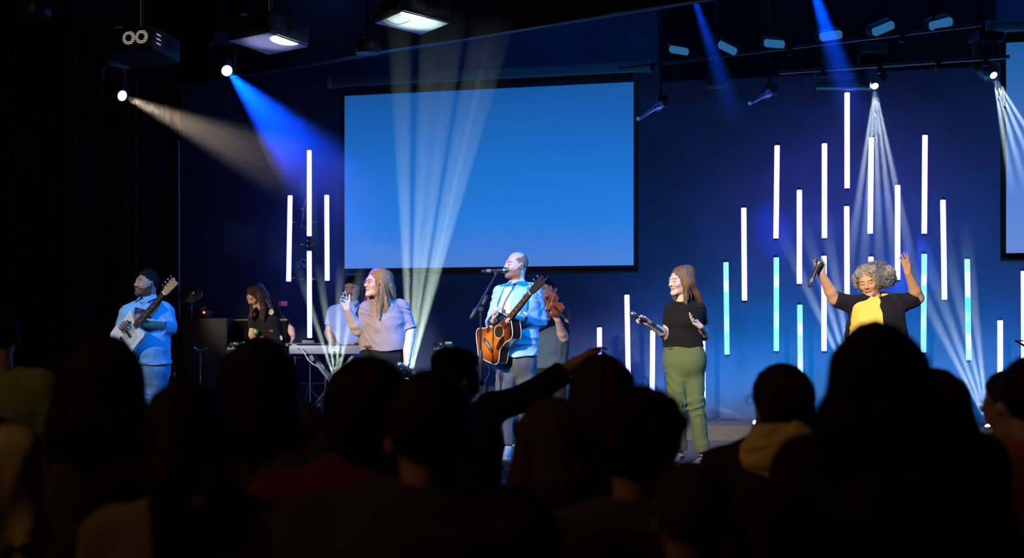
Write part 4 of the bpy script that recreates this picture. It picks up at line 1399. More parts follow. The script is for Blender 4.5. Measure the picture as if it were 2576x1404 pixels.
def shoe(name, an, toe, root, mt, sole, floor=STZ, h=.09, w=.042):
    an, toe = Vector(an), Vector(toe)
    d = toe - an; d.z = 0; d.normalize(); S = Vector((-d.y, d.x, 0))
    heel = Vector((an.x, an.y, floor)) - d * .05
    tip = Vector((toe.x, toe.y, floor)) + d * .01
    L_ = (tip - heel).length
    s = SDF()
    s.u(f_cap(heel + Vector((0, 0, .045)) + d * .035, heel + Vector((0, 0, h + .01)) + d * .045, .04, .042), .02)
    s.u(f_cap(heel + d * .05 + Vector((0, 0, .045)), tip - d * .045 + Vector((0, 0, .032)), .042, .036, 1), .03)
    s.u(f_cap(heel + d * .08 + Vector((0, 0, .07)), heel + d * (L_ * .6) + Vector((0, 0, .05)), .036, .03), .03)
    s.cut(heel + Vector((0, 0, .018)), (0, 0, -1))
    s.sub(f_cap(heel + d * .045 + Vector((0, 0, h + .005)), heel + d * .045 + Vector((0, 0, h + .1)), .034, .034), .003)
    sh = surf(name, s, .006, mt, root, bounds([heel, tip, heel + Vector((0, 0, h))], .08))
    mb = MB()
    out = []
    for t in range(20):
        a = 2 * pi * t / 20
        u = (1 - math.cos(a)) / 2
        ww = .040 * (math.sin(a)) * (.9 + .25 * u)
        out.append((u * (L_ - .01) + .002, ww))
    mb.prism(out, heel + Vector((0, 0, .0115)), d, S, (0, 0, 1), .023)
    mb.build('sole', sole, sh)
    return sh

def microphone(label, tail, head, col='plastic', grille='steel', onstand=False):
    tail, head = Vector(tail), Vector(head)
    ax = (head - tail).normalized(); L_ = .235
    tail = head - ax * L_
    root = empty('microphone', tail, label, 'microphone')
    mb = MB(); mb.lathe([(.010, 0), (.0125, .006), (.0135, .03), (.0145, .10), (.0185, .165), (.021, .178), (.021, .183)], tail, ax, 18); mb.build('handle', M['plastic'], root)
    mb = MB(); mb.lathe([(.0155, 0), (.0155, .035)], tail + ax * .045, ax, 18); mb.build('display_band', M['grey_plastic'], root)
    mb = MB(); mb.lathe([(.020, 0), (.0245, .008), (.0262, .02), (.0262, .028), (.0245, .040), (.018, .049), (.008, .054), (.001, .055)], tail + ax * .183, ax, 20); mb.build('grille', M['steel'], root)
    mb = MB(); mb.lathe([(.0268, 0), (.0268, .005)], tail + ax * .205, ax, 20); mb.build('grille_band', M['chrome'], root)
    return root
# ------------------------------------------------------------------ performers
def J(Y): return lambda px, py, dy=0.0: P(px, py, Y + dy)
def person_root(label, x, y, z):
    return empty('person', (x, y, z), label, 'person')
def strap(name, pts, w, t, mt, root, nrm=None):
    mb = MB(); n = len(pts); vs, fs = [], []
    pts = [Vector(q) for q in pts]
    for i, q in enumerate(pts):
        d = (pts[min(i + 1, n - 1)] - pts[max(i - 1, 0)]).normalized()
        nr = Vector(nrm[i] if isinstance(nrm, list) else nrm).normalized()
        s_ = d.cross(nr).normalized()
        for a, b in ((-1, -1), (1, -1), (1, 1), (-1, 1)):
            vs.append(q + s_ * a * w / 2 + nr * b * t / 2)
    for i in range(n - 1):
        for k in range(4):
            a, b = i * 4 + k, i * 4 + (k + 1) % 4
            fs.append((a, b, b + 4, a + 4))
    fs += [(3, 2, 1, 0), tuple(len(vs) - 4 + k for k in range(4))]
    mb._add(vs, fs)
    return mb.build(name, mt, root)

# ---- 1. lead singer with the acoustic guitar
Y0 = 12.4; j = J(Y0)
p = dict(yaw=28, head=j(1299, 667), R=head_frame(62, -4), skin=(.78, .50, .40), brow=(.30, .14, .07), beard=((.27, .105, .035), .85),
         neck=j(1300, 716), shR=j(1264, 741, -.02), shL=j(1341, 737, .03), elR=j(1243, 812, -.02), wrR=j(1241, 806, -.25),
         elL=j(1356, 806, .02), wrL=j(1300, 801, -.26), nr=.060, ar=(.058, .047, .030), lips=(.5, .22, .18),
         hips=j(1299, 905), waist=j(1300, 845), chest=j(1300, 775),
         g=[('hips', .165, .115, 0), ('waist', .155, .115, 0), ('chest', .175, .12, 0)],
         hipR=j(1276, 915), hipL=j(1322, 915), knR=j(1266, 1015, -.03), knL=j(1325, 1015, .0), anR=j(1276, 1118), anL=j(1326, 1118, .06),
         toeR=j(1272, 1152, -.1), toeL=j(1306, 1148, -.02))
p['handR'] = ((.05, -.5, .75), (.95, -.1, .2), (.1, -.8, -.4), CUP, (35, 25, 20), 1.0)
p['handL'] = ((-.85, -.42, .0), (.1, -.35, -.9), (-.1, -.9, .3), GRIP, (30, 30, 25), 1.0)
root = person_root('person, shaven head and red beard, light blue shirt, singing with an acoustic guitar', p['hips'].x, Y0, STZ)
body_mesh('body', p, .0040, root, M_SKIN)
m_shirt = cloth('light_blue_shirt', (.42, .66, .76)); m_white = cloth('white_cotton', (.85, .85, .85)); m_jean = cloth('grey_jeans', (.13, .135, .15), noise=.2, nscale=14)
F = facing(28); S = Vector((-F.y, F.x, 0))
def open_shirt(s):      # the shirt hangs open over the white vest
    c = p['chest'] + F * .15 - S * .045
    s.sub(f_cap(p['neck'] + F * .09 - S * .005 + Vector((0, 0, .03)), c + Vector((0, 0, .02)), .034, .062), .006)
    s.sub(f_cap(c + Vector((0, 0, .02)), c + Vector((0, 0, -.25)), .062, .075), .006)
top_mesh('open_shirt', p, .0048, root, m_shirt, inf=.026, sleeve=1.78, hem=j(1300, 896), neck_r=.068, fold=.0065, ff=24, seed=4, extra=open_shirt)
pv = dict(p)
top_mesh('white_vest', pv, .0055, root, m_white, inf=.017, sleeve=0, hem=j(1300, 885), neck_r=.060, fold=.004, seed=9, arms='RL')
# collar
for sx in (-1, 1):
    mb = MB(); n0 = p['neck'] + Vector((0, 0, .012))
    a = n0 - F * .065 + S * sx * .02 + Vector((0, 0, .028)); b = n0 + S * sx * .075 + Vector((0, 0, .012)); c = n0 + F * .085 + S * sx * .055 + Vector((0, 0, -.045)); d = n0 + F * .075 + S * sx * .03 + Vector((0, 0, .005))
    mb._add([a, b + S * sx * .01, c, d, a + Vector((0, 0, .03)), b + Vector((0, 0, .035)) - S * sx * .012, c + F * .008, d + F * .006], [(0, 1, 2, 3), (7, 6, 5, 4), (0, 4, 5, 1), (1, 5, 6, 2), (2, 6, 7, 3), (3, 7, 4, 0)]); mb.build('collar', m_shirt, root)
legs_mesh('trousers', p, .0065, root, m_jean, fold=.009, lr=(.085, .062, .056), seed=2, top=j(1299, 880))
m_hs = cloth('cropped_hair', (.16, .075, .035), .9, noise=.3, nscale=90)
s = SDF(); scalp(s, p, .0022, .075, -.075, .003, .004)
s.cut(hl(p, 0, .0, .068), Matrix(p['R']) @ Vector((0, -.45, 1)), .003, lambda q: (.004 * np.sin(q[:, 0] * 140) * np.sin(q[:, 1] * 120)).astype(F32))
hair_obj('cropped_hair', s, .0045, mat('stubble_hair', (.30, .15, .085), .8, noise=.25, nscale=120), root, bounds([p['head']], .16))
m_sneak = cloth('white_canvas', (.6, .62, .62)); m_sole = M['white_plastic']
shoe('sneaker', j(1277, 1128, .0), j(1270, 1150, -.16), root, m_sneak, m_sole)
shoe('sneaker', j(1326, 1128, .06), j(1302, 1148, -.06), root, m_sneak, m_sole)
mb = MB(); q = hl(p, .079, .004, -.006); mb.ball(q, (.007, .007, .009), 10, 8); mb.build('earpiece', M['plastic'], root)
mb = MB(); mb.lathe([(.0095, 0), (.0105, .002), (.0095, .004)], p['wrL'] + Vector((-.105, -.05, -.005)), (1, .2, .1), 12); mb.build('ring', M['gold'], root)

def sunburst(name, c0, c1, c2, rx, ry):
    m = bpy.data.materials.new(name); m.use_nodes = True; nt = m.node_tree; b = nt.nodes['Principled BSDF']
    tc = nt.nodes.new('ShaderNodeTexCoord'); mp = nt.nodes.new('ShaderNodeMapping'); mp.inputs['Scale'].default_value = (1 / rx, 1 / ry, 0)
    ln = nt.nodes.new('ShaderNodeVectorMath'); ln.operation = 'LENGTH'
    nz = nt.nodes.new('ShaderNodeTexNoise'); nz.inputs['Scale'].default_value = 6
    ad = nt.nodes.new('ShaderNodeMath'); ad.operation = 'MULTIPLY_ADD'; ad.inputs[1].default_value = .12
    cr = nt.nodes.new('ShaderNodeValToRGB')
    nt.links.new(tc.outputs['Object'], mp.inputs[0]); nt.links.new(mp.outputs[0], ln.inputs[0]); nt.links.new(tc.outputs['Object'], nz.inputs['Vector'])
    nt.links.new(nz.outputs['Fac'], ad.inputs[0]); nt.links.new(ln.outputs['Value'], ad.inputs[2]); nt.links.new(ad.outputs[0], cr.inputs[0])
    e = cr.color_ramp.elements; e[0].position = .22; e[0].color = (*c0, 1); e[1].position = .98; e[1].color = (*c2, 1)
    k = e.new(.62); k.color = (*c1, 1)
    nt.links.new(cr.outputs[0], b.inputs['Base Color']); b.inputs['Roughness'].default_value = .25; b.inputs['Coat Weight'].default_value = .6
    return m
def guitar_outline(Lb, wl, ww, wu, n=48, cut=None):
    """closed outline; y from 0 (tail) to Lb (neck joint); widths of lower bout, waist, upper bout"""
    half = []
    for i in range(n + 1):
        t = i / n
        y = Lb * (1 - math.cos(pi * t)) / 2
        u = y / Lb
        env = math.sqrt(max(0, 1 - ((u - .5) / .5) ** 2)) ** .62
        w = (wl * math.exp(-((u - .27) / .24) ** 2) + wu * math.exp(-((u - .80) / .20) ** 2))
        w = max(w, ww * .96 if .3 < u < .85 else 0)
        e2 = min(1, u / .30 if u < .5 else (1 - u) / .17)
        w = w * math.sqrt(max(0, 1 - (1 - e2) ** 2))
        half.append((w / 2, y))
    return half + [(-x, y) for x, y in reversed(half[1:-1])]
def smooth_outline(o, it=3):
    for _ in range(it):
        n = len(o); o = [((o[i - 1][0] + 2 * o[i][0] + o[(i + 1) % n][0]) / 4, (o[i - 1][1] + 2 * o[i][1] + o[(i + 1) % n][1]) / 4) for i in range(n)]
    return o
def neck_parts(root, o, X, A, N, y0, nut, frets, w0, w1, hl_, hw, tun, m_neck, m_board, m_hs, zt=.006, dots=True, tilt=.12):
    """neck from y0 to nut in the instrument's frame: o origin, X across, A along, N out of the front"""
    mb = MB(); pr = [(-w0 / 2, y0), (w0 / 2, y0), (w1 / 2, nut), (-w1 / 2, nut)]
    mb.prism(pr, o + N * zt, X, A, N, .008); mb.build('fingerboard', m_board, root, False)
    mb = MB(); mb.tube([o + A * (y0 - .02) - N * .010, o + A * (nut - .01) - N * .007], [w0 * .5, w1 * .5], 10, up=tuple(N), flat=.55); mb.build('neck', m_neck, root)
    L_ = nut - (nut - frets)
    for k in range(1, 19):
        y = nut - frets * (1 - 2 ** (-k / 12))
        if y < y0 + .005: break
        w = w1 + (w0 - w1) * (nut - y) / (nut - y0)
        mb = MB(); mb.box(o + A * y + N * (zt + .0045), (w, .0022, .002), Matrix((X, A, N)).transposed()); mb.build('fret', M['chrome'], root, False)
        if dots and k in (3, 5, 7, 9, 12):
            ym = nut - frets * (1 - 2 ** (-(k - .5) / 12))
            mb = MB(); mb.lathe([(.0038, 0), (.0038, .0012)], o + A * ym + N * (zt + .0038), N, 10); mb.build('fret_marker', M['white_plastic'], root)
    mb = MB(); mb.box(o + A * nut + N * (zt + .002), (w1, .005, .010), Matrix((X, A, N)).transposed()); mb.build('nut', M['white_plastic'], root)
    A2 = (A - N * tilt).normalized(); N2 = X.cross(A2); N2 = N2 if N2.dot(N) > 0 else -N2
    out = [(-w1 / 2, 0), (w1 / 2, 0), (hw * .42, .03), (hw * .5, hl_ * .9), (hw * .34, hl_), (0, hl_ * .94), (-hw * .34, hl_), (-hw * .5, hl_ * .9), (-hw * .42, .03)]
    ho = o + A * nut + N * (zt - .008)
    mb = MB(); mb.prism(out, ho, X, A2, N2, .014); mb.build('headstock', m_hs, root)
    for (sx, f) in tun:
        q = ho + X * (sx * hw * .28) + A2 * (hl_ * f)
        mb = MB(); mb.lathe([(.006, 0), (.006, .012), (.003, .014), (.003, .02)], q, N2, 10)
        mb.tube([q - N2 * .002 + X * sx * hw * .2, q - N2 * .002 + X * sx * (hw * .2 + .022)], .003, 6)
        mb.ball(q - N2 * .002 + X * sx * (hw * .2 + .028), (.007, .005, .010), 8, 6); mb.build('tuning_peg', M['chrome'], root)

# the guitar, built in its own frame
A = Vector((.53, -.49, .655)).normalized(); N = Vector((-.68, -.70, .05)); N = (N - A * N.dot(A)).normalized(); X = A.cross(N)
br = j(1229, 868, -.17)
o = br - A * .155                               # tail of the body, on the top face
gt = empty('acoustic_guitar', o, 'sunburst acoustic guitar held by the singing man', 'guitar')
out = smooth_outline(guitar_outline(.50, .405, .25, .29), 5)
mg = MB(); mg.prism([(x, y - .2) for x, y in out], (0, 0, 0), (1, 0, 0), (0, 1, 0), (0, 0, 1), .004)
m_top = sunburst('sunburst_spruce', (.70, .24, .03), (.30, .055, .006), (.018, .004, .002), .205, .30)
m_side = mat('dark_mahogany', (.035, .010, .008), .2, coat=.8, noise=.3, nscale=12, stretch=(1, 8, 1))
Rg = Matrix((X, A, N)).transposed()
top = mg.build('soundboard', m_top, gt, world=False)
top.matrix_world = Matrix.Translation(o + A * .2) @ Rg.to_4x4(); top.matrix_parent_inverse = world_matrix(gt).inverted()
mb = MB(); mb.prism([(x * .985, .002 + y * .995) for x, y in out], o - N * .055, X, A, N, .10); mb.build('side_and_back', m_side, gt)
mb = MB(); pp = [o + X * (x * 1.004) + A * y + N * .001 for x, y in out]; mb.tube(pp + [pp[0]], .0042, 6, caps=False); mb.build('binding', mat('cream_binding', (.75, .66, .45), .4), gt)
mb = MB(); pp = [o + X * (x * .985) + A * y - N * .104 for x, y in out]; mb.tube(pp + [pp[0]], .0036, 6, caps=False); mb.build('binding', bpy.data.materials['cream_binding'], gt)
mb = MB(); mb.lathe([(.0495, 0), (.0495, .0015)], o + A * .325 + N * .0022, N, 30); mb.build('sound_hole', mat('hole_dark', (.02, .008, .004), .8), gt)
for r_ in (.054, .060):
    mb = MB(); mb.tube([o + A * .325 + N * .003 + X * (r_ * math.cos(2 * pi * k / 32)) + A * (r_ * math.sin(2 * pi * k / 32)) for k in range(33)], .0015, 5, caps=False); mb.build('rosette_ring', bpy.data.materials['cream_binding'], gt)
pg = [(.05, .37), (.12, .33), (.135, .27), (.12, .20), (.085, .19), (.075, .24), (.055, .27), (.062, .32)]
mb = MB(); mb.prism(smooth_outline(pg, 1), o + N * .0035, X, A, N, .0018); mb.build('pickguard', mat('tortoise_pickguard', (.03, .008, .005), .15, coat=.8, noise=.5, nscale=30), gt)
mb = MB(); mb.prism([(-.085, .140), (-.075, .165), (-.03, .172), (.03, .172), (.075, .165), (.085, .140), (.03, .135), (-.03, .135)], o + N * .006, X, A, N, .010); mb.build('bridge', mat('rosewood', (.10, .05, .03), .4, noise=.2), gt)
mb = MB(); mb.box(o + A * .163 + N * .013, (.078, .004, .006), Rg); mb.build('saddle', M['white_plastic'], gt)
for k in range(6):
    mb = MB(); mb.ball(o + A * .148 + X * ((k - 2.5) * .0115) + N * .012, .003, 8, 6); mb.build('bridge_pin', M['white_plastic'], gt)
    mb = MB(); mb.tube([o + A * .160 + X * ((k - 2.5) * .0105) + N * .016, o + A * .81 + X * ((k - 2.5) * .0068) + N * .013], .0008, 4); mb.build('string', M['chrome'], gt)
m_neck = mat('mahogany_neck', (.07, .025, .012), .3, coat=.5, noise=.2); m_board = mat('rosewood_board', (.10, .05, .028), .4, noise=.25, nscale=60)
neck_parts(gt, o, X, A, N, .39, .81, .645, .056, .044, .185, .078, [(-1, .25), (-1, .5), (-1, .75), (1, .25), (1, .5), (1, .75)], m_neck, m_board, M['plastic'], .010)
mb = MB(); q = o + A * .97; mb.tube([q, q + Vector((.03, -.02, .03)), q + Vector((.07, -.03, .035)), q + Vector((.05, -.03, .015)), q + Vector((.02, 0, -.01))], .0035, 6); mb.build('capo_clip', M['chrome'], gt)
strap('guitar_strap', [o + A * .02 + X * .0 - N * .06, j(1300, 890, .14), j(1330, 790, .17), j(1337, 735, .11), p['shL'] + Vector((-.06, -.04, .085)), j(1322, 745, -.16), j(1318, 770, -.20), j(1312, 800, -.2)], .05, .004,
      mat('woven_strap_blue', (.05, .22, .42), .8, noise=.5, nscale=70), gt, [N, (.2, 1, 0), (.3, 1, 0), (.2, .8, .5), (0, -.2, 1), (-.1, -1, .3), (-.2, -1, .2), (-.3, -1, 0)])

# microphone and boom stand of the singer
ms = P(1209, 860, 12.0)
root = empty('microphone_stand', (ms.x, ms.y, STZ), 'black boom stand in front of the singing man holding his microphone', 'stand')
k1 = P(1209, 778, 12.0); tip = P(1247, 692, 12.05); tailb = P(1183, 803, 11.98)
mb = MB(); mb.tube([(ms.x, ms.y, STZ + .03), (ms.x, ms.y, P(0, 905, 12.0).z)], .012, 10); mb.build('lower_tube', M['black_metal'], root)
mb = MB(); mb.tube([(ms.x, ms.y, P(0, 910, 12.0).z), k1], .009, 10); mb.build('upper_tube', M['black_metal'], root)
mb = MB(); mb.lathe([(.012, 0), (.02, .02), (.022, .06), (.017, .12), (.011, .14)], (ms.x, ms.y, P(0, 922, 12.0).z), (0, 0, 1), 14); mb.build('clutch_grip', M['plastic'], root)
mb = MB(); mb.tube([tailb, tip], .0085, 8); mb.build('boom_arm', M['black_metal'], root)
mb = MB(); mb.lathe([(.008, 0), (.017, .012), (.018, .09), (.012, .11)], tailb, tip - tailb, 12); mb.build('counterweight', M['plastic'], root)
mb = MB(); mb.ball(k1, .024, 10, 8); mb.cyl(k1 + Vector((0, -.035, 0)), k1 + Vector((0, .03, 0)), .016); mb.build('swivel_joint', M['plastic'], root)
mb = MB(); mb.lathe([(.012, 0), (.016, .01), (.016, .08), (.011, .09)], k1 + (tip - k1) * .12, tip - k1, 12); mb.build('boom_sleeve', M['plastic'], root)
mb = MB(); mb.lathe([(.125, 0), (.13, .008), (.12, .02), (.03, .03), (.014, .05)], (ms.x, ms.y, STZ), (0, 0, 1), 28); mb.build('base', M['black_metal'], root)
mh, mtl = P(1280, 680, 12.07), P(1222, 682, 12.05)
mb = MB(); mb.tube([tip, tip + Vector((0, 0, .02)), P(1247, 683, 12.05)], .014, 10); mb.build('microphone_clip', M['plastic'], root)
microphone('black microphone on the boom stand at the singing man\'s mouth', mtl, mh)

def hold_sphere(): pass
def gpair(p, name): pass
def long_hair(name, p, mt, ends, n=90, top_t=.008, seed=1, part=0.0, h=.005, vol=.028, face_clear=True, wavy=.006, jit=.016, r0=.0024, capk=.045, streakf=190):
    """parted long hair: cap over the skull plus curtains down to the given ends (lists of head-local waypoints then world points)"""
    s = SDF(); sc = p.get('hs', 1.0); Rn = np.array(Matrix(p['R']))
    s.u(f_ell(hl(p, 0, .018, .030), [(v_ + top_t) * sc for v_ in (.073, .090, .087)], Rn), .02)
    for e in ends:
        pts = [hl(p, *q) if isinstance(q, tuple) else Vector(q) for q in e[0]]
        for i in range(len(pts) - 1):
            a = e[1] + (e[2] - e[1]) * i / (len(pts) - 1); b = e[1] + (e[2] - e[1]) * (i + 1) / (len(pts) - 1)
            if i < len(pts) - 2: s.u(f_cap(pts[i], pts[i + 1], a, b), capk)
            else:       # the ends split into tapering locks
                dn = (pts[i + 1] - pts[i]); sx_ = dn.cross(Vector((0, 1, 0))).normalized()
                for o_ in (-1, -.35, .3, 1):
                    s.u(f_cap(pts[i] + sx_ * (o_ * a * .5), pts[i + 1] + sx_ * (o_ * b * 1.0) + dn * (.12 * math.sin(o_ * 7)), a * .72, .004), .012)
    if face_clear:
        s.sub(f_ell(hl(p, 0, -.115, -.020), (.057 * sc, .080 * sc, .098 * sc), Rn), .008)
        s.sub(f_cap(hl(p, 0, -.13, -.06), hl(p, 0, -.12, -.16), .045 * sc, .05 * sc), .01)
    s.fn(streak(.0026, 430, seed))
    s.sub(f_cap(hl(p, part, -.13, .125), hl(p, part * .6, .03, .139), .005, .004), .003)
    allp = [hl(p, 0, 0, .03)] + [hl(p, *q) if isinstance(q, tuple) else Vector(q) for e in ends for q in e[0]]
    guides = [[hl(p, *q) if isinstance(q, tuple) else Vector(q) for q in e[0]] for e in ends]
    st = strands(guides, n, r0, seed, jit, wavy, segs=10, face=(np.array(p['head']), Rn))
    return hair_obj(name, s, h, mt, p['hair_root'], bounds(allp, .15), st)
def simple_bottom(name, p, root, mt, h=.009, **k): return legs_mesh(name, p, h, root, mt, **k)

# ---- 2. woman in black t-shirt and green trousers
Y0 = 11.67; j = J(Y0)
p = dict(yaw=32, head=j(1711, 706), R=head_frame(58, 4), skin=(.80, .56, .46), brow=(.25, .14, .08), female=True, hs=.97,
         neck=j(1717, 760), shR=j(1691, 780, -.03), shL=j(1756, 779, .03), elR=j(1676, 843, -.02), wrR=j(1631, 812, -.20),
         elL=j(1772, 845, .03), wrL=j(1763, 822, -.16), nr=.046, sr=.045, ar=(.047, .040, .024),
         hips=j(1722, 905), waist=j(1716, 850), chest=j(1720, 800),
         g=[('hips', .172, .125, 0), ('waist', .135, .105, 0), ('chest', .142, .10, 0)],
         hipR=j(1702, 915), hipL=j(1742, 915), knR=j(1704, 1010, -.03), knL=j(1750, 1012, -.02), anR=j(1709, 1136), anL=j(1768, 1140),
         toeR=j(1686, 1160, -.13), toeL=j(1748, 1168, -.13), lr=(.085, .05, .030))
F = facing(32); S = Vector((-F.y, F.x, 0))
p['mass'] = [(p['chest'] + F * .075 + S * .05 - Vector((0, 0, .03)), (.055, .05, .055)), (p['chest'] + F * .075 - S * .05 - Vector((0, 0, .03)), (.055, .05, .055))]
mic_h, mic_t = P(1585, 787, Y0 - .26), P(1645, 815, Y0 - .24)
p['handR'] = ((-.80, -.1, .42), (.3, -.5, -.85), (.45, -.75, .3), GRIP, (30, 35, 25), .92)
p['handL'] = ((-.75, -.25, .50), (-.1, -.55, .9), (.6, -.1, .75), [(12, 20, 12), (18, 24, 12), (24, 26, 14), (28, 28, 14)], (50, 15, 10), .92)
root = p['hair_root'] = person_root('person, brown shoulder-length hair, black t-shirt and olive green trousers, holding a microphone', p['hips'].x, Y0, STZ)
body_mesh('body', p, .0042, root, M_SKIN, legs=True)
m_blk = cloth('black_tshirt', (.010, .010, .012)); m_olive = cloth('olive_twill', (.13, .17, .07), noise=.08)
top_mesh('t_shirt', p, .0055, root, m_blk, inf=.014, sleeve=.60, hem=j(1720, 873), neck_r=.062, fold=.0045, ff=30, seed=5)
legs_mesh('trousers', p, .006, root, m_olive, inf=.014, fold=.0075, cuff=.93, lr=(.088, .060, .044), seed=6, top=j(1718, 868), ff=30)
mb = MB(); wb_ = j(1718, 873); c_ = [wb_ + S * (.150 * math.cos(2 * pi * k / 28)) + F * (.113 * math.sin(2 * pi * k / 28)) for k in range(29)]; mb.tube(c_, .006, 6, caps=False); mb.build('waistband_cord', m_olive, root)
b0 = wb_ + F * .112 - S * .03
mb = MB(); mb.tube([b0, b0 + Vector((-.03, 0, .012)), b0 + Vector((-.05, 0, -.005)), b0 + Vector((-.02, -.01, -.012)), b0, b0 + Vector((.03, 0, -.002)), b0 + Vector((.05, 0, .008))], .004, 6); mb.build('bow', m_olive, root)
for sx in (-1, 1):
    a = wb_ + S * sx * .11 + F * .09 - Vector((0, 0, .02)); mb = MB(); mb.tube([a, a + S * sx * .035 - F * .03 - Vector((0, 0, .05)), a + S * sx * .045 - F * .05 - Vector((0, 0, .12))], .0035, 6); mb.build('pocket_edge', m_olive, root)
m_h = mat('brown_hair', (.20, .095, .045), .55, noise=.35, nscale=150, bump=.5, bscale=220, stretch=(1, 1, .12))
long_hair('hair', p, m_h, [([(.05, .06, .08), (.075, .04, -.02), j(1752, 742), j(1757, 768, .02)], .045, .028), ([(-.055, .03, .08), (-.080, -.005, -.02), j(1697, 742, -.02), j(1690, 762, -.03)], .026, .016),
          ([(0, .08, .05), (0, .09, -.05), j(1748, 765, .06)], .06, .035), ([(.06, .0, .085), (.086, -.005, -.02), j(1727, 742, -.10), j(1724, 764, -.11)], .022, .016)], n=320, seed=3)
m_sandal = cloth('black_sandal_strap', (.02, .018, .018), .6); m_cork = mat('tan_sole', (.42, .22, .12), .7)
for sd in 'RL':
    an, toe = p['an' + sd], p['toe' + sd]
    d = toe - an; d.z = 0; d.normalize(); sdv = Vector((-d.y, d.x, 0)); heel = Vector((an.x, an.y, STZ)) - d * .05; L_ = (Vector((toe.x, toe.y, STZ)) - heel).length + .015
    out = [((1 - math.cos(2 * pi * t / 22)) / 2 * L_, .042 * math.sin(2 * pi * t / 22) * (.85 + .3 * (1 - math.cos(2 * pi * t / 22)) / 2)) for t in range(22)]
    mb = MB(); mb.prism(out, heel + Vector((0, 0, .010)), d, sdv, (0, 0, 1), .02); so = mb.build('sandal', m_cork, root)
    anx = heel + d * .05 + Vector((0, 0, .075))
    mb = MB(); mb.tube([anx + d * (.040 * math.cos(2 * pi * k / 16)) + sdv * (.037 * math.sin(2 * pi * k / 16)) for k in range(17)], .006, 6, caps=False, flat=1.6); mb.build('ankle_strap', m_sandal, so)
    mb = MB(); q = heel + d * (L_ * .72); mb.tube([q - sdv * .045 + Vector((0, 0, .02)), q - sdv * .035 + Vector((0, 0, .045)), q + Vector((0, 0, .055)), q + sdv * .035 + Vector((0, 0, .045)), q + sdv * .045 + Vector((0, 0, .02))], .007, 6, flat=1.8); mb.build('toe_strap', m_sandal, so)
    mb = MB(); mb.tube([q - sdv * .03 + Vector((0, 0, .046)), heel + d * .09 + Vector((0, 0, .078)), heel + d * .05 + sdv * .036 + Vector((0, 0, .07))], .006, 6); mb.build('cross_strap', m_sandal, so)
mb = MB(); mb.ball(hl(p, .081, .0, -.002), (.008, .008, .010), 10, 8); mb.build('earpiece', M['white_plastic'], root)
microphone('microphone held out low by the woman in green trousers', mic_t, mic_h)

# ---- 3. woman with raised arms, grey curls, yellow top
Y0 = 11.5; j = J(Y0)
p = dict(yaw=18, head=j(2185, 706), R=head_frame(26, 17, -8), skin=(.62, .34, .19), brow=(.08, .04, .02), female=True, hs=1.02, fat=.009,
         neck=j(2207, 762), shR=j(2160, 770, .0), shL=j(2256, 766, .02), elR=j(2099, 752, .0), wrR=j(2066, 688, -.10),
         elL=j(2309, 750, .02), wrL=j(2284, 686, -.10), nr=.054, sr=.058, ar=(.062, .050, .029),
         hips=j(2206, 910), waist=j(2204, 845), chest=j(2205, 795),
         g=[('hips', .215, .165, 0), ('waist', .205, .16, 0), ('chest', .185, .135, 0)],
         hipR=j(2180, 925), hipL=j(2236, 925), knR=j(2182, 1030), knL=j(2234, 1030), anR=j(2184, 1140), anL=j(2234, 1140), toeR=j(2180, 1175, -.1), toeL=j(2236, 1175, -.1))
F = facing(18); S = Vector((-F.y, F.x, 0))
p['mass'] = [(p['chest'] + F * .10 + S * .075 - Vector((0, 0, .05)), (.09, .075, .085)), (p['chest'] + F * .10 - S * .075 - Vector((0, 0, .05)), (.09, .075, .085))]
p['handR'] = ((-.25, -.15, .85), (-.35, -.9, -.1), (.75, -.4, .2), [(30, 40, 25), (50, 45, 30), (25, 45, 25), (10, 25, 15)], (25, 40, 20), .98)
p['handL'] = ((-.22, .0, .97), (-.75, -.5, -.1), (-.2, -.9, .0), FLATH, (12, 15, 10), .98)
root = p['hair_root'] = person_root('person, grey curly hair, yellow top and black cardigan, both arms raised', p['hips'].x, Y0, STZ)
body_mesh('body', p, .0042, root, M_SKIN)
m_yel = cloth('yellow_crepe', (.90, .58, .12)); m_card = cloth('black_cardigan', (.009, .009, .012), noise=.15)
top_mesh('yellow_top', p, .0065, root, m_yel, inf=.016, sleeve=0, hem=j(2205, 925), neck_r=.068, fold=.004, ff=26, seed=12)
def card(s):
    a = p['neck'] + F * .02 - S * .02; b = p['hips'] + F * .22 - S * .045
    for t in (-1, 1):
        pass
    s.sub(f_cap(a + F * .10, p['chest'] + F * .20 - S * .085, .055, .145), .01)
    s.sub(f_cap(p['chest'] + F * .20 - S * .085, b - S * .05, .145, .18), .01)
top_mesh('cardigan', p, .006, root, m_card, inf=.026, sleeve=.96, hem=j(2205, 940), neck_r=.078, fold=.0055, ff=26, seed=13, extra=card, sinf=.016)
legs_mesh('trousers', p, .010, root, cloth('dark_trousers', (.03, .03, .04)), lr=(.105, .075, .055), seed=7, top=j(2205, 915))
shoe('shoe', p['anR'], p['toeR'], root, m_card, M['black']); shoe('shoe', p['anL'], p['toeL'], root, m_card, M['black'])
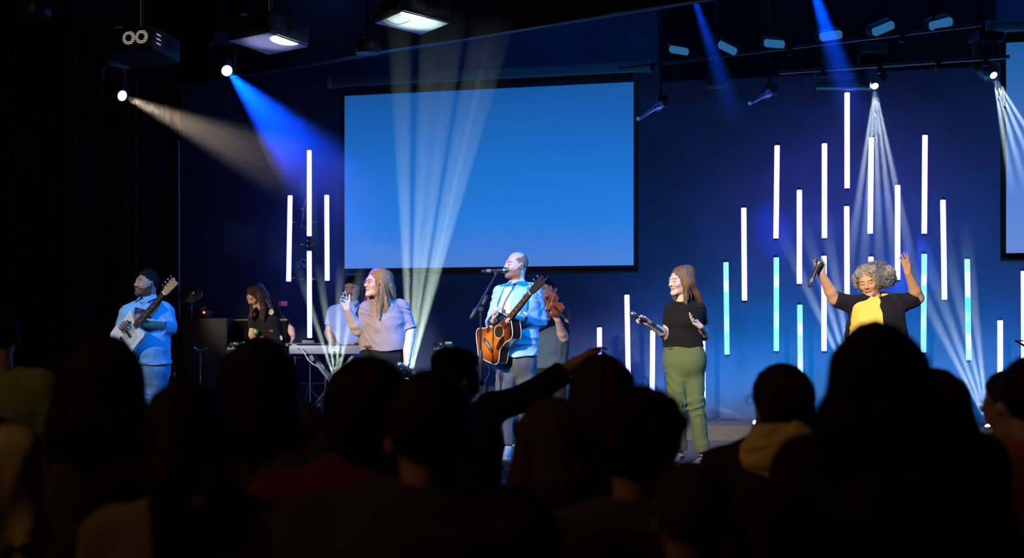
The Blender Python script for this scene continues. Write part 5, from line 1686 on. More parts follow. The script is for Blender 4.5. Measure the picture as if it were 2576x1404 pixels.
# curls
s = SDF(); Rn = np.array(Matrix(p['R']))
s.u(f_ell(hl(p, .03, .045, .022), (.125, .115, .092), Rn), .02)
for (x, y, z, r) in ((.115, .03, -.02, .066), (-.078, .03, -.015, .058), (.15, .05, .03, .062), (.15, .07, -.03, .055), (-.09, .02, .035, .045), (.06, .09, -.03, .07), (-.05, .09, -.03, .06), (.115, .02, -.03, .042), (0, .0, .085, .055), (.055, -.02, .08, .05), (-.055, -.03, .072, .042)):
    s.u(f_ell(hl(p, x, y, z), (r, r, r)), .02)
s.sub(f_ell(hl(p, 0, -.12, -.04), (.060, .085, .095), Rn), .008)
bump = lambda q, d: (d + .006 * np.sin(q[:, 0] * 130) * np.sin(q[:, 1] * 120 + 1) * np.sin(q[:, 2] * 125 + 2)).astype(F32)
s.fn(bump)
rs = np.random.RandomState(5); gV, gQ, base = [], [], 0
for k in range(1300):
    d = rs.normal(size=3); d /= np.linalg.norm(d)
    loc = Vector((d[0] * .165 + .036, d[1] * .13 + .045, d[2] * .108 + .02 - .025 * (abs(d[0]) > .7)))
    if loc.y < -.055 and loc.z < .055 and abs(loc.x) < .075: continue
    c = hl(p, *loc); ax = Vector(rs.normal(size=3)).normalized(); x_, y_, z_ = frame_from(ax); rr = .006 + .006 * rs.rand()
    m_ = 9; ps = [c + x_ * rr * math.cos(i * .95) + y_ * rr * math.sin(i * .95) + z_ * (i - 4) * .0035 for i in range(m_)]
    for i in range(m_):
        for q in range(3):
            a = 2 * pi * q / 3; gV.append(ps[i] + x_ * .0016 * math.cos(a) + z_ * .0016 * math.sin(a))
    for i in range(m_ - 1):
        for q in range(3):
            a, b = base + i * 3 + q, base + i * 3 + (q + 1) % 3; gQ.append((a, b, b + 3, a + 3))
    base += m_ * 3
hair_obj('curly_hair', s, .0055, cloth('grey_curls', (.30, .28, .27), .6, noise=.55, nscale=70, bump=.5), root, bounds([p['head']], .26), (np.array([list(v) for v in gV]), np.array(gQ)))
microphone('black microphone in the raised hand of the woman in yellow', P(2034, 724, Y0 - .17), P(2064, 655, Y0 - .17))
mb = MB(); mb.lathe([(.0088, 0), (.0098, .002), (.0088, .004)], p['wrL'] + Vector((-.03, -.02, .115)), (-.2, 0, 1), 12); mb.build('ring', M['chrome'], root)

# ---- 4. woman with glasses, mauve t-shirt
Y0 = 12.55; j = J(Y0)
p = dict(yaw=30, head=j(949, 711), R=head_frame(58, -3), skin=(.80, .56, .46), brow=(.22, .12, .06), female=True, fat=.008,
         neck=j(962, 757), shR=j(925, 784, -.04), shL=j(1005, 779, .04), elR=j(900, 830, -.05), wrR=j(874, 778, -.20),
         elL=j(1029, 836, .0), wrL=j(1024, 903, -.14), hs=1.05, nr=.058, sr=.061, ar=(.068, .056, .031),
         hips=j(963, 893), waist=j(962, 845), chest=j(963, 805),
         g=[('hips', .175, .145, 0), ('waist', .175, .145, 0), ('chest', .172, .13, 0)],
         hipR=j(940, 905), hipL=j(988, 905), knR=j(942, 1020), knL=j(988, 1020), anR=j(943, 1122), anL=j(990, 1122), toeR=j(935, 1160, -.1), toeL=j(985, 1160, -.1))
F = facing(30); S = Vector((-F.y, F.x, 0))
p['mass'] = [(p['chest'] + F * .085 + S * .065 - Vector((0, 0, .05)), (.08, .07, .075)), (p['chest'] + F * .085 - S * .065 - Vector((0, 0, .05)), (.08, .07, .075))]
p['handR'] = ((-.35, -.2, .9), (.3, -.9, .2), (.95, .2, .1), [(5, 12, 8), (18, 25, 12), (30, 32, 15), (38, 35, 20)], (28, 8, 5), .98)
mic_h, mic_t = P(1000, 914, Y0 - .26), P(1036, 935, Y0 - .2)
p['handL'] = ((-.15, -.35, -.85), (-.75, -.55, .1), (-.3, -.75, .25), GRIP, (35, 35, 25), .96)
root = p['hair_root'] = person_root('person, long auburn hair and glasses, mauve t-shirt, one open hand raised', p['hips'].x, Y0, STZ)
body_mesh('body', p, .0042, root, M_SKIN)
m_mauve = cloth('mauve_jersey', (.36, .28, .30)); m_jog = cloth('black_joggers', (.012, .012, .014), noise=.2)
def gather(s):
    q = p['hips'] + Vector((0, 0, .02)); s.u(f_cap(j(962, 862) - S * .06, j(962, 862) + S * .07, .145, .145), .05)
top_mesh('t_shirt', p, .0055, root, m_mauve, inf=.022, sleeve=.93, hem=j(962, 881), neck_r=.068, fold=.0065, ff=24, seed=21, extra=gather, sinf=.024)
legs_mesh('joggers', p, .008, root, m_jog, lr=(.098, .08, .06), seed=8, top=j(962, 872), inf=.02)
a = j(955, 872) + F * .185
for sx in (-1, 1):
    mb = MB(); mb.tube([a, a + S * sx * .02 + Vector((0, 0, .012)), a + S * sx * .04 + Vector((0, 0, 0)), a + S * sx * .02 - Vector((0, 0, .01)), a + S * sx * .005, a + S * sx * .02 + F * .01 - Vector((0, 0, .09))], .0035, 6); mb.build('drawstring', m_jog, root)
shoe('shoe', p['anR'], p['toeR'], root, m_jog, M['black']); shoe('shoe', p['anL'], p['toeL'], root, m_jog, M['black'])
m_h = mat('auburn_hair', (.34, .17, .065), .5, noise=.4, nscale=150, bump=.5, bscale=220, stretch=(1, 1, .12))
long_hair('long_hair', p, m_h, [([(-.05, -.01, .09), (-.082, -.03, .0), j(928, 757, .0), j(921, 793, -.07)], .020, .014), ([(.055, .0, .09), (.088, -.015, 0), j(955, 760, -.17), j(951, 800, -.21)], .024, .016),
          ([(.06, .05, .06), (.085, .06, -.03), j(985, 765, -.02)], .045, .03), ([(0, .085, .05), (.02, .1, -.05), j(984, 778, .10)], .06, .045), ([(.06, .01, .08), (.09, .01, -.02), j(972, 765, -.14), j(966, 795, -.17)], .024, .018)],
          n=420, seed=8, wavy=.014, jit=.018)
# glasses
def glasses(p, root, mt, r=.021):
    g = None
    R = Matrix(p['R'])
    for k in (-1, 1):
        c = hl(p, k * .032, -.105, -.002)
        x, y = R @ Vector((1, 0, 0)), R @ Vector((0, 0, 1))
        mb = MB(); mb.tube([c + x * (1.18 * r * math.cos(2 * pi * i / 20)) + y * (.85 * r * math.sin(2 * pi * i / 20)) for i in range(21)], .0018, 6, caps=False)
        if k < 0: g = mb.build('glasses', mt, root)
        else: mb.build('glasses_rim', mt, g)
        mb = MB(); mb.tube([hl(p, k * .056, -.103, .004), hl(p, k * .078, -.07, .006), hl(p, k * .082, .0, .004), hl(p, k * .082, .015, -.008)], .0018, 6); mb.build('temple_arm', mt, g)
    mb = MB(); mb.tube([hl(p, -.009, -.106, .002), hl(p, 0, -.112, .004), hl(p, .009, -.106, .002)], .0016, 6); mb.build('bridge', mt, g)
glasses(p, root, mat('rose_frames', (.30, .12, .12), .3))
mb = MB(); ctr = p['neck'] + F * .03; mb.tube([ctr + S * (.07 * math.cos(pi * i / 14)) + F * (.105 * math.sin(pi * i / 14)) - Vector((0, 0, .05 * math.sin(pi * i / 14))) + Vector((0, 0, .02)) for i in range(15)], .0015, 5); mb.build('necklace', M['gold'], root)
microphone('microphone held low at the side by the woman with glasses', mic_t, mic_h)

# ---- 5. bass player
Y0 = 12.9; j = J(Y0)
p = dict(yaw=24, head=j(369, 713), R=head_frame(48, -8), skin=(.42, .22, .14), brow=(.02, .012, .01), beard=((.035, .02, .015), .9), fat=.016, hs=1.02,
         neck=j(375, 752), shR=j(328, 791, -.03), shL=j(411, 787, .04), elR=j(309, 835, -.02), wrR=j(316, 832, -.25),
         elL=j(422, 822, -.05), wrL=j(364, 817, -.26), nr=.068, sr=.068, ar=(.072, .058, .034),
         hips=j(373, 925), waist=j(366, 870), chest=j(369, 820),
         g=[('hips', .19, .15, 0), ('waist', .21, .165, .02), ('chest', .20, .145, 0)],
         hipR=j(354, 935), hipL=j(392, 935), knR=j(356, 1035, -.04), knL=j(386, 1035, 0), anR=j(356, 1120), anL=j(388, 1120), toeR=j(348, 1145, -.12), toeL=j(380, 1145, -.12))
F = facing(24); S = Vector((-F.y, F.x, 0))
p['mass'] = [(p['waist'] + F * .09 + Vector((0, 0, .0)), (.17, .13, .15))]
p['handR'] = ((-.15, -.6, .5), (.7, -.3, -.5), (.0, -.7, .7), GRIP, (30, 30, 20), 1.03)
p['handL'] = ((-.75, -.25, .45), (.1, .2, 1), (-.3, -.8, .3), CUP, (40, 30, 20), 1.03)
root = p['hair_root'] = person_root('person, stocky man with goatee in light blue button shirt and jeans playing bass', p['hips'].x, Y0, STZ)
body_mesh('body', p, .0048, root, M_SKIN)
m_chm = cloth('chambray', (.19, .40, .60)); m_blj = cloth('blue_jeans', (.13, .24, .36), noise=.3, nscale=10)
top_mesh('button_shirt', p, .006, root, m_chm, inf=.024, sleeve=1.30, hem=j(368, 917), neck_r=.072, fold=.0055, ff=20, seed=31)
legs_mesh('jeans', p, .0075, root, m_blj, lr=(.105, .075, .062), seed=9, top=j(370, 905), fold=.010, inf=.018)
shoe('shoe', p['anR'], p['toeR'], root, M['plastic'], M['black']); shoe('shoe', p['anL'], p['toeL'], root, M['plastic'], M['black'])
for sx in (-1, 1):
    mb = MB(); n0 = p['neck'] + Vector((0, 0, .01)); a = n0 + S * sx * .08 + Vector((0, 0, .03)); b = n0 + F * .10 + S * sx * .012 + Vector((0, 0, .0)); c = n0 + F * .115 + S * sx * .06 - Vector((0, 0, .045)); d = n0 + S * sx * .105 + F * .02
    mb._add([a, b, c, d, a * 1 + F * .008, b + F * .008, c + F * .010, d + F * .008], [(0, 1, 2, 3), (7, 6, 5, 4), (0, 4, 5, 1), (1, 5, 6, 2), (2, 6, 7, 3), (3, 7, 4, 0)]); mb.build('collar', m_chm, root)
    q = p['chest'] + F * .172 + S * sx * .08 + Vector((0, 0, .02))
    mb = MB(); mb.prism([(-.055, .012), (-.055, -.012), (0, -.03), (.055, -.012), (.055, .012)], q, S, Vector((0, 0, 1)), F, .008); mb.build('pocket_flap', m_chm, root)
for k in range(3):
    mb = MB(); mb.lathe([(.006, 0), (.006, .003)], p['neck'] + F * (.12 + .018 * k) - Vector((0, 0, .035 + .07 * k)), F, 10); mb.build('button', M['plastic'], root)
s = SDF(); scalp(s, p, .006, .076, -.068, .006, .006, (-.002, .002, .006)); s.fn(streak(.002, 200, 4))
hair_obj('short_hair', s, .005, cloth('black_hair', (.012, .009, .008), .9, noise=.3, nscale=80, spec=.08, sheen=0), root, bounds([p['head']], .17))
mb = MB(); mb.ball(hl(p, .079, .004, -.006), (.009, .01, .012), 10, 8); mb.build('earpiece', M['plastic'], root)
q = p['wrL'] + (p['elL'] - p['wrL']).normalized() * .03; mb = MB(); mb.tube([q + Vector((0, .034 * math.cos(2 * pi * k / 16), .034 * math.sin(2 * pi * k / 16))) for k in range(17)], .010, 6, caps=False); mb.build('wristwatch', M['plastic'], root)
# bass guitar
pb, pn = j(322, 848, -.26), j(375, 786, -.36)
A = (pn - pb).normalized(); A = Vector((A.x, -.30, A.z)).normalized(); N = facing(30); N = (N - A * N.dot(A)).normalized(); X = A.cross(N)
bg = empty('bass_guitar', pb, 'white bass guitar with maple headstock held by the man in jeans', 'guitar')
o = pb - A * .20
bo = [(-.02, 0), (-.10, .02), (-.165, .08), (-.17, .15), (-.13, .22), (-.135, .29), (-.165, .38), (-.14, .42), (-.09, .37), (-.045, .345), (.045, .345), (.08, .36), (.12, .40), (.145, .36), (.125, .27), (.13, .20), (.165, .13), (.15, .05), (.09, .01)]
mb = MB(); mb.prism(smooth_outline(bo, 1), o, X, A, N, .042); mb.build('solid_body', mat('white_lacquer', (.62, .64, .66), .15, coat=.8), bg)
mb = MB(); mb.prism(smooth_outline([(-.10, .33), (-.03, .31), (.03, .31), (.09, .33), (.10, .25), (.08, .18), (.12, .10), (.06, .12), (-.05, .16), (-.09, .24)], 1), o + N * .023, X, A, N, .003); mb.build('pickguard', mat('pearl_pickguard', (.5, .5, .48), .3), bg)
for y in (.15, .24):
    mb = MB(); mb.box(o + A * y + N * .028, (.085, .028, .012), Matrix((X, A, N)).transposed(), .003); mb.build('pickup', M['plastic'], bg)
mb = MB(); mb.box(o + A * .07 + N * .028, (.075, .05, .012), Matrix((X, A, N)).transposed(), .003); mb.build('bridge', M['chrome'], bg)
for k in range(3):
    mb = MB(); mb.lathe([(.011, 0), (.010, .015)], o + X * .09 + A * (.12 - k * .035) + N * .023, N, 12); mb.build('control_knob', M['chrome'], bg)
nutl = (j(380, 778) - j(322, 848)).length / .93 + .20
neck_parts(bg, o + N * .008, X, A, N, .33, .76, .72, .058, .042, .17, .085, [(-1, .2), (-1, .42), (-1, .64), (-1, .86)], mat('maple', (.55, .30, .12), .35, coat=.5, noise=.15), m_board, bpy.data.materials['maple'], .018, tilt=.05)
for k in range(4):
    mb = MB(); mb.tube([o + A * .07 + X * ((k - 1.5) * .017) + N * .036, o + A * .76 + X * ((k - 1.5) * .010) + N * .034], .0012, 4); mb.build('string', M['chrome'], bg)
strap('strap', [o + A * .0 - N * .02, j(385, 880, .24), j(405, 810, .24), j(402, 775, .12), j(398, 757, .0), j(394, 770, -.14), j(380, 790, -.22), o + A * .41 - X * .13], .06, .004, mat('brown_leather', (.07, .025, .018), .5, noise=.3), bg, [N, (0, 1, 0), (0, 1, .2), (0, .4, 1), (0, -.4, 1), (-.2, -1, .5), (-.3, -1, .1), N])

# ---- 6. keyboard player bending over, crochet top
Y0 = 15.75; j = J(Y0)
RZ = STZ + .15
p = dict(yaw=32, head=j(641, 744), R=head_frame(42, 34, 4), skin=(.72, .42, .28), brow=(.05, .03, .02), female=True, hs=.98,
         neck=j(664, 779), shR=j(640, 800, -.06), shL=j(697, 795, .05), elR=j(634, 842, -.08), wrR=j(645, 870, -.24),
         elL=j(732, 830, .0), wrL=j(738, 848, -.2), nr=.046, sr=.045, ar=(.047, .038, .024),
         hips=j(690, 895, .05), waist=j(677, 858), chest=j(669, 818),
         g=[('hips', .17, .13, 0), ('waist', .145, .11, 0), ('chest', .15, .105, 0)],
         hipR=j(672, 900, .03), hipL=j(706, 900, .05), knR=j(672, 975), knL=j(706, 975), anR=j(673, 1030), anL=j(706, 1030), toeR=j(665, 1048, -.12), toeL=j(700, 1048, -.12))
F = facing(32); S = Vector((-F.y, F.x, 0))
p['handR'] = ((.1, -.6, -.5), (0, -.3, -1), (.8, -.3, 0), CUP, (35, 20, 10), .92)
p['handL'] = ((-.1, -.45, -.8), (-.75, -.3, .1), (-.4, -.8, .3), CUP, (35, 25, 15), .95)
root = p['hair_root'] = person_root('person, dark long hair, black crochet flower top, bending over the keyboards', p['hips'].x, p['hips'].y, RZ)
body_mesh('body', p, .0056, root, M_SKIN)
m_cro = cloth('black_crochet', (.015, .015, .016), .95, noise=.5, nscale=110, bump=1.0, bscale=130)
top_mesh('crochet_top', p, .0065, root, m_cro, inf=.018, sleeve=.62, hem=j(676, 873), neck_r=.066, fold=.004, ff=30, seed=41)
legs_mesh('jeans', p, .009, root, m_blj, lr=(.088, .062, .05), seed=10, top=j(684, 878, .03), inf=.014)
shoe('shoe', p['anR'], p['toeR'], root, M['plastic'], M['black'], RZ); shoe('shoe', p['anL'], p['toeL'], root, M['plastic'], M['black'], RZ)
cols = {'y': (.85, .60, .08), 'o': (.75, .20, .03), 'w': (.75, .72, .65), 'g': (.10, .40, .06)}
for nm in cols: cols[nm] = mat('crochet_' + nm, cols[nm], .9, bump=.8, bscale=200)
for (px, py, c1, c2, dy) in ((679, 832, 'y', 'o', -.135), (704, 851, 'w', 'y', -.10), (642, 834, 'g', 'w', -.19), (659, 853, 'o', 'y', -.175), (635, 790, 'o', 'y', -.16), (682, 785, 'w', 'y', -.125)):
    q = j(px, py, dy); nrm = Vector((-.3 + (px - 640) * .004, -1, .05)).normalized(); x, y, z = frame_from(nrm)
    mb = MB(); r = .036
    out = [((r if k % 2 else r * .66) * math.cos(2 * pi * k / 24), (r if k % 2 else r * .66) * math.sin(2 * pi * k / 24)) for k in range(24)]
    mb.prism(out, q, x, y, z, .012); fl = mb.build('crochet_flower', cols[c1], root)
    mb = MB(); mb.ball(q + z * .006, (.016, .016, .008), 12, 6, Matrix((x, y, z)).transposed()); mb.build('flower_centre', cols[c2], fl)
m_dh = mat('dark_brown_hair', (.05, .022, .015), .45, noise=.4, nscale=150, bump=.5, bscale=220, stretch=(1, 1, .12))
long_hair('long_hair', p, m_dh, [([(-.05, .0, .09), (-.085, -.03, .0), j(634, 780, -.18), j(630, 800, -.18)], .022, .016), ([(.05, .02, .09), (.085, .0, 0), j(662, 775, -.17), j(658, 806, -.17)], .034, .026),
          ([(.05, .06, .06), (.08, .06, -.02), j(680, 775, -.08), j(679, 800, -.10)], .045, .028), ([(0, .085, .05), (.03, .095, -.05), j(676, 780, -.02)], .06, .04)], n=320, seed=14)
q = p['wrL']; mb = MB(); mb.tube([q + Vector((.028 * math.cos(2 * pi * k / 14), .028 * math.sin(2 * pi * k / 14), .01)) for k in range(15)], .004, 5, caps=False); mb.build('bracelet', M['black_metal'], root)

# ---- 7. keyboard player in polo shirt
Y0 = 15.85; j = J(Y0)
p = dict(yaw=6, head=j(886, 723), R=head_frame(14, 16), skin=(.48, .27, .18), brow=(.02, .012, .01), moustache=(.03, .02, .015), fat=.014, hs=1.03,
         neck=j(883, 763), shR=j(843, 788, 0), shL=j(923, 788, .0), elR=j(828, 838, -.02), wrR=j(838, 866, -.26),
         elL=j(925, 838, -.02), wrL=j(898, 866, -.28), nr=.064, sr=.064, ar=(.066, .052, .032),
         hips=j(880, 905), waist=j(880, 860), chest=j(881, 815),
         g=[('hips', .18, .14, 0), ('waist', .19, .15, 0), ('chest', .19, .13, 0)],
         hipR=j(862, 910), hipL=j(900, 910), knR=j(862, 980), knL=j(900, 980), anR=j(862, 1032), anL=j(900, 1032), toeR=j(858, 1048, -.15), toeL=j(902, 1048, -.15))
F = facing(6); S = Vector((-F.y, F.x, 0))
p['handR'] = ((.0, -.9, .05), (0, 0, -1), (1, 0, 0), [(18, 25, 15)] * 4, (40, 10, 5), 1.03)
p['handL'] = ((-.45, -.8, .05), (0, 0, -1), (-1, .3, 0), [(18, 25, 15)] * 4, (40, 10, 5), 1.03)
root = p['hair_root'] = person_root('person, man with moustache in periwinkle polo shirt playing the keyboard', p['hips'].x, Y0, RZ)
body_mesh('body', p, .0056, root, M_SKIN)
m_polo = cloth('periwinkle_polo', (.30, .38, .68))
top_mesh('polo_shirt', p, .007, root, m_polo, inf=.020, sleeve=.66, hem=j(880, 900), neck_r=.070, fold=.0045, ff=22, seed=51)
legs_mesh('trousers', p, .011, root, m_jog, lr=(.10, .07, .055), seed=11, top=j(880, 890))
shoe('shoe', p['anR'], p['toeR'], root, M['plastic'], M['black'], RZ); shoe('shoe', p['anL'], p['toeL'], root, M['plastic'], M['black'], RZ)
for sx in (-1, 1):
    mb = MB(); n0 = p['neck'] + Vector((0, 0, .015)); a = n0 + S * sx * .075 + Vector((0, 0, .02)); b = n0 + F * .10 + S * sx * .008 - Vector((0, 0, .01)); c = n0 + F * .115 + S * sx * .055 - Vector((0, 0, .05)); d = n0 + S * sx * .10 + F * .03
    mb._add([a, b, c, d, a + F * .008, b + F * .008, c + F * .010, d + F * .008], [(0, 1, 2, 3), (7, 6, 5, 4), (0, 4, 5, 1), (1, 5, 6, 2), (2, 6, 7, 3), (3, 7, 4, 0)]); mb.build('collar', m_polo, root)
mb = MB(); q = p['chest'] + F * .157 + S * .075 + Vector((0, 0, .045)); mb.tube([q - S * .022 - Vector((0, 0, .008)), q, q + S * .022 - Vector((0, 0, .008))], .0022, 5); mb.tube([q - S * .022 + Vector((0, 0, .01)), q, q + S * .022 + Vector((0, 0, .01))], .0022, 5); mb.build('chest_emblem', M['white_plastic'], root)
s = SDF(); scalp(s, p, .006, .074, -.068, .006, .006, (-.002,0,.006)); s.fn(streak(.002, 200, 4))
hair_obj('short_hair', s, .006, bpy.data.materials['black_hair'], root, bounds([p['head']], .17))

# ---- 8. violinist behind the singer
Y0 = 14.2; j = J(Y0)
p = dict(yaw=22, head=j(1370, 727), R=head_frame(34, 10, -14), skin=(.62, .36, .26), brow=(.03, .02, .015), fat=.006,
         neck=j(1383, 763), shR=j(1352, 790, 0), shL=j(1412, 789, .0), elR=j(1342, 830, -.05), wrR=j(1372, 795, -.34),
         elL=j(1417, 850, -.12), wrL=j(1403, 806, -.30), nr=.058, sr=.056, ar=(.058, .048, .029),
         hips=j(1384, 925), waist=j(1384, 868), chest=j(1384, 815),
         g=[('hips', .16, .12, 0), ('waist', .16, .12, 0), ('chest', .165, .12, 0)],
         hipR=j(1364, 930), hipL=j(1404, 930), knR=j(1364, 1015), knL=j(1404, 1015), anR=j(1362, 1090), anL=j(1406, 1090), toeR=j(1352, 1112, -.12), toeL=j(1400, 1112, -.12))
F = facing(22); S = Vector((-F.y, F.x, 0))
p['handR'] = ((-.1, -.35, .8), (-.5, -.8, .1), (-.6, -.3, .2), GRIP, (30, 30, 20), 1.0)
p['handL'] = ((-.35, -.2, .9), (-.7, .3, .4), (-.4, -.8, .1), GRIP, (20, 25, 15), 1.0)
root = p['hair_root'] = person_root('person, short dark hair and glasses, dark blue shirt, playing the violin behind the singer', p['hips'].x, Y0, STZ)
body_mesh('body', p, .0056, root, M_SKIN)
m_navy = cloth('navy_shirt', (.045, .075, .11))
top_mesh('short_sleeve_shirt', p, .007, root, m_navy, inf=.022, sleeve=.80, hem=j(1384, 925), neck_r=.066, fold=.005, ff=22, seed=61)
legs_mesh('trousers', p, .010, root, m_jog, lr=(.09, .062, .05), seed=12, top=j(1384, 915))
shoe('shoe', p['anR'], p['toeR'], root, M['plastic'], M['black']); shoe('shoe', p['anL'], p['toeL'], root, M['plastic'], M['black'])
s = SDF(); scalp(s, p, .007, .072, -.066, .006, .006, (-.002,0,.008)); s.fn(streak(.002, 200, 4))
hair_obj('short_hair', s, .006, bpy.data.materials['black_hair'], root, bounds([p['head']], .17))
glasses(p, root, M['plastic'])
mb = MB(); q = j(1408, 921, -.13); mb.ball(q, (.026, .008, .012), 12, 6); mb.build('belt_emblem', M['white_plastic'], root)
# violin under the chin, scroll towards the raised hand
a, b = j(1374, 748, -.12), j(1403, 781, -.36)
A = (b - a).normalized(); N = Vector((-.55, -.62, .55)); N = (N - A * N.dot(A)).normalized(); X = A.cross(N)
vio_ = empty('violin', a, 'reddish violin tucked under the chin of the man behind the singer', 'violin')
m_v = mat('violin_varnish', (.25, .055, .02), .2, coat=.8, noise=.25, nscale=15)
vo = smooth_outline(guitar_outline(.355, .205, .115, .165), 1)
mb = MB(); mb.prism(vo, a, X, A, N, .034); mb.build('violin_body', m_v, vio_)
for sx in (-1, 1):
    mb = MB(); mb.tube([a + A * .15 + X * sx * .045 + N * .018, a + A * .18 + X * sx * .035 + N * .018, a + A * .215 + X * sx * .04 + N * .018], .0022, 5); mb.build('sound_slot', M['black'], vio_)
mb = MB(); mb.prism([(-.014, .24), (.014, .24), (.011, .50), (-.011, .50)], a + N * .028, X, A, N, .008); mb.build('fingerboard', M['black'], vio_)
mb = MB(); mb.tube([a + A * .34 + N * .012, a + A * .50 + N * .010], [.013, .010], 8); mb.build('neck', m_v, vio_)
mb = MB(); mb.prism([(-.016, .05), (.016, .05), (.010, .155), (-.010, .155)], a + N * .026, X, A, N, .008); mb.build('tailpiece', M['black'], vio_)
mb = MB(); mb.box(a + A * .185 + N * .028, (.04, .004, .03), Matrix((X, A, N)).transposed()); mb.build('bridge', bpy.data.materials['maple'], vio_)
mb = MB(); mb.lathe([(.014, -.008), (.014, .008)], a + A * .56 + N * .012, X, 14); mb.tube([a + A * .50 + N * .008, a + A * .55 + N * .004], [.011, .009], 8); mb.build('scroll', m_v, vio_)
for k in range(4):
    mb = MB(); q = a + A * (.51 + .01 * k) + N * .008; mb.tube([q - X * .024, q + X * .024], .003, 6); mb.build('peg', M['black'], vio_)
mb = MB(); p0, p1 = j(1366, 800, -.42), j(1398, 724, -.22); mb.tube([p0, p0.lerp(p1, .5) + Vector((-.01, 0, .005)), p1], .0035, 6); bo_ = mb.build('bow', bpy.data.materials['maple'])
tag(bo_, 'thin wooden violin bow drawn across the violin strings', 'bow')
mb = MB(); mb.tube([p0 + Vector((.016, 0, .002)), p1 + Vector((.012, 0, -.004))], .002, 4); mb.build('bow_hair', M['white_plastic'], bo_)
mb = MB(); mb.box(p0 + Vector((.009, 0, .02)), (.018, .01, .03), None, .002); mb.build('frog', M['black'], bo_)
print('stage people', TRIS)
# ------------------------------------------------------------------ keyboards, stands, cables
def keys_row(root, o, X, Yv, Z, n, w, d, m_w, m_b):
    """white and black keys; o is the front left corner of the key bed"""
    mb = MB()
    R_ = Matrix((X, Yv, Z)).transposed()
    for i in range(n):
        mb.box(o + X * (w * (i + .5)) + Yv * (d / 2), (w * .93, d, .014), R_)
    tag(mb.build('white_keys', m_w, root, False), kind='stuff')
    mb = MB()
    for i in range(n):
        if i % 7 in (0, 1, 3, 4, 5): mb.box(o + X * (w * (i + 1)) + Yv * (d * .66) + Z * .011, (w * .5, d * .62, .014), R_)
    tag(mb.build('black_keys', m_b, root, False), kind='stuff')
m_gk = mat('grey_keyboard_shell', (.30, .31, .31), .45, noise=.08)
# long keyboard on its stand, seen from behind
Yk = 15.35
a, b = P(727, 890, Yk), P(905, 890, Yk)
root = empty('keyboard', ((a.x + b.x) / 2, Yk + .15, a.z), 'long grey stage keyboard with white emblem on its back panel', 'keyboard')
w = b.x - a.x; zc = (P(0, 869, Yk).z + P(0, 891, Yk).z) / 2; hh = P(0, 869, Yk).z - P(0, 891, Yk).z
cx = (a.x + b.x) / 2
mb = MB(); mb.box((cx, Yk + .15, zc), (w, .30, hh), None, .012); mb.build('shell', m_gk, root)
mb = MB(); mb.box((cx, Yk + .13, zc + hh / 2 + .003), (w * .97, .2, .008), None, .002); mb.build('top_panel', M['plastic'], root)
keys_row(root, Vector((a.x + .03, Yk + .30, zc - .01)), Vector((1, 0, 0)), Vector((0, 1, 0)), Vector((0, 0, 1)), 34, (w - .06) / 34, .13, M['white_plastic'], M['black'])
m_mark = mat('white_marking_glow', (.9, .9, .9), .5, emit=(.8, .9, 1), es=.7)  # white emblem; emission is added to brighten it
qx = P(845, 879, Yk - .004)
def mark(nm, pts, closed=False):
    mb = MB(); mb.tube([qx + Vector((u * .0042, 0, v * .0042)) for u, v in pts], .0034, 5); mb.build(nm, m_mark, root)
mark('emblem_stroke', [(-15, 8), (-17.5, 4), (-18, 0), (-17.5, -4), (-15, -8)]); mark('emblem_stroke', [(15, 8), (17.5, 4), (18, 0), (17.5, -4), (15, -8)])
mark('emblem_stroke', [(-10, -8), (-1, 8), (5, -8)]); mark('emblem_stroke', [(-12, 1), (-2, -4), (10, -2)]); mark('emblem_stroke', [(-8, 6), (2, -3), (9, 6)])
# laptop and small devices on the keyboard's left end
q = P(770, 868, Yk)
root = empty('laptop', (q.x, Yk + .12, zc + hh / 2 + .008), 'thin dark laptop lying on the left end of the grey keyboard', 'laptop')
mb = MB(); mb.box((q.x - .03, Yk + .10, zc + hh / 2 + .014), (.40, .2, .010), None, .003); mb.build('base', M['plastic'], root)
mb = MB(); mb.box((q.x - .03, Yk + .10, zc + hh / 2 + .020), (.36, .16, .003)); mb.build('lid', mat('laptop_lid', (.35, .35, .5), .3, .5), root)
mb = MB(); mb.box((q.x + .0, Yk + .16, zc + hh / 2 + .038), (.13, .06, .03), None, .004); tag(mb.build('effects_box', M['grey_plastic']), 'small grey box standing on the laptop beside the grey keyboard', 'box')
# X stand
root = empty('keyboard_stand', (cx, Yk + .15, RZ), 'grey crossed leg stand carrying the long keyboard', 'stand')
for y_ in (Yk + .03, Yk + .27):
    mb = MB(); mb.tube([(P(783, 0, Yk).x, y_, zc - hh / 2 - .01), (P(783, 0, Yk).x, y_, zc - hh / 2 - .03), (P(900, 0, Yk).x, y_, RZ + .02)], .020, 8); mb.build('leg', m_gk, root)
    mb = MB(); mb.tube([(P(885, 0, Yk).x, y_ + .045, zc - hh / 2 - .01), (P(885, 0, Yk).x, y_ + .045, zc - hh / 2 - .03), (P(771, 0, Yk).x, y_ + .045, RZ + .02)], .020, 8); mb.build('leg', m_gk, root)
for px_ in (771, 900):
    mb = MB(); mb.tube([(P(px_, 0, Yk).x, Yk - .03, RZ + .018), (P(px_, 0, Yk).x, Yk + .38, RZ + .018)], .018, 8); mb.build('foot_bar', M['black_metal'], root)
mb = MB(); mb.lathe([(.035, 0), (.035, .03)], (P(783, 0, Yk).x, Yk - .015, P(0, 902, Yk).z), (0, -1, 0), 16); mb.build('locking_knob', M['grey_plastic'], root)
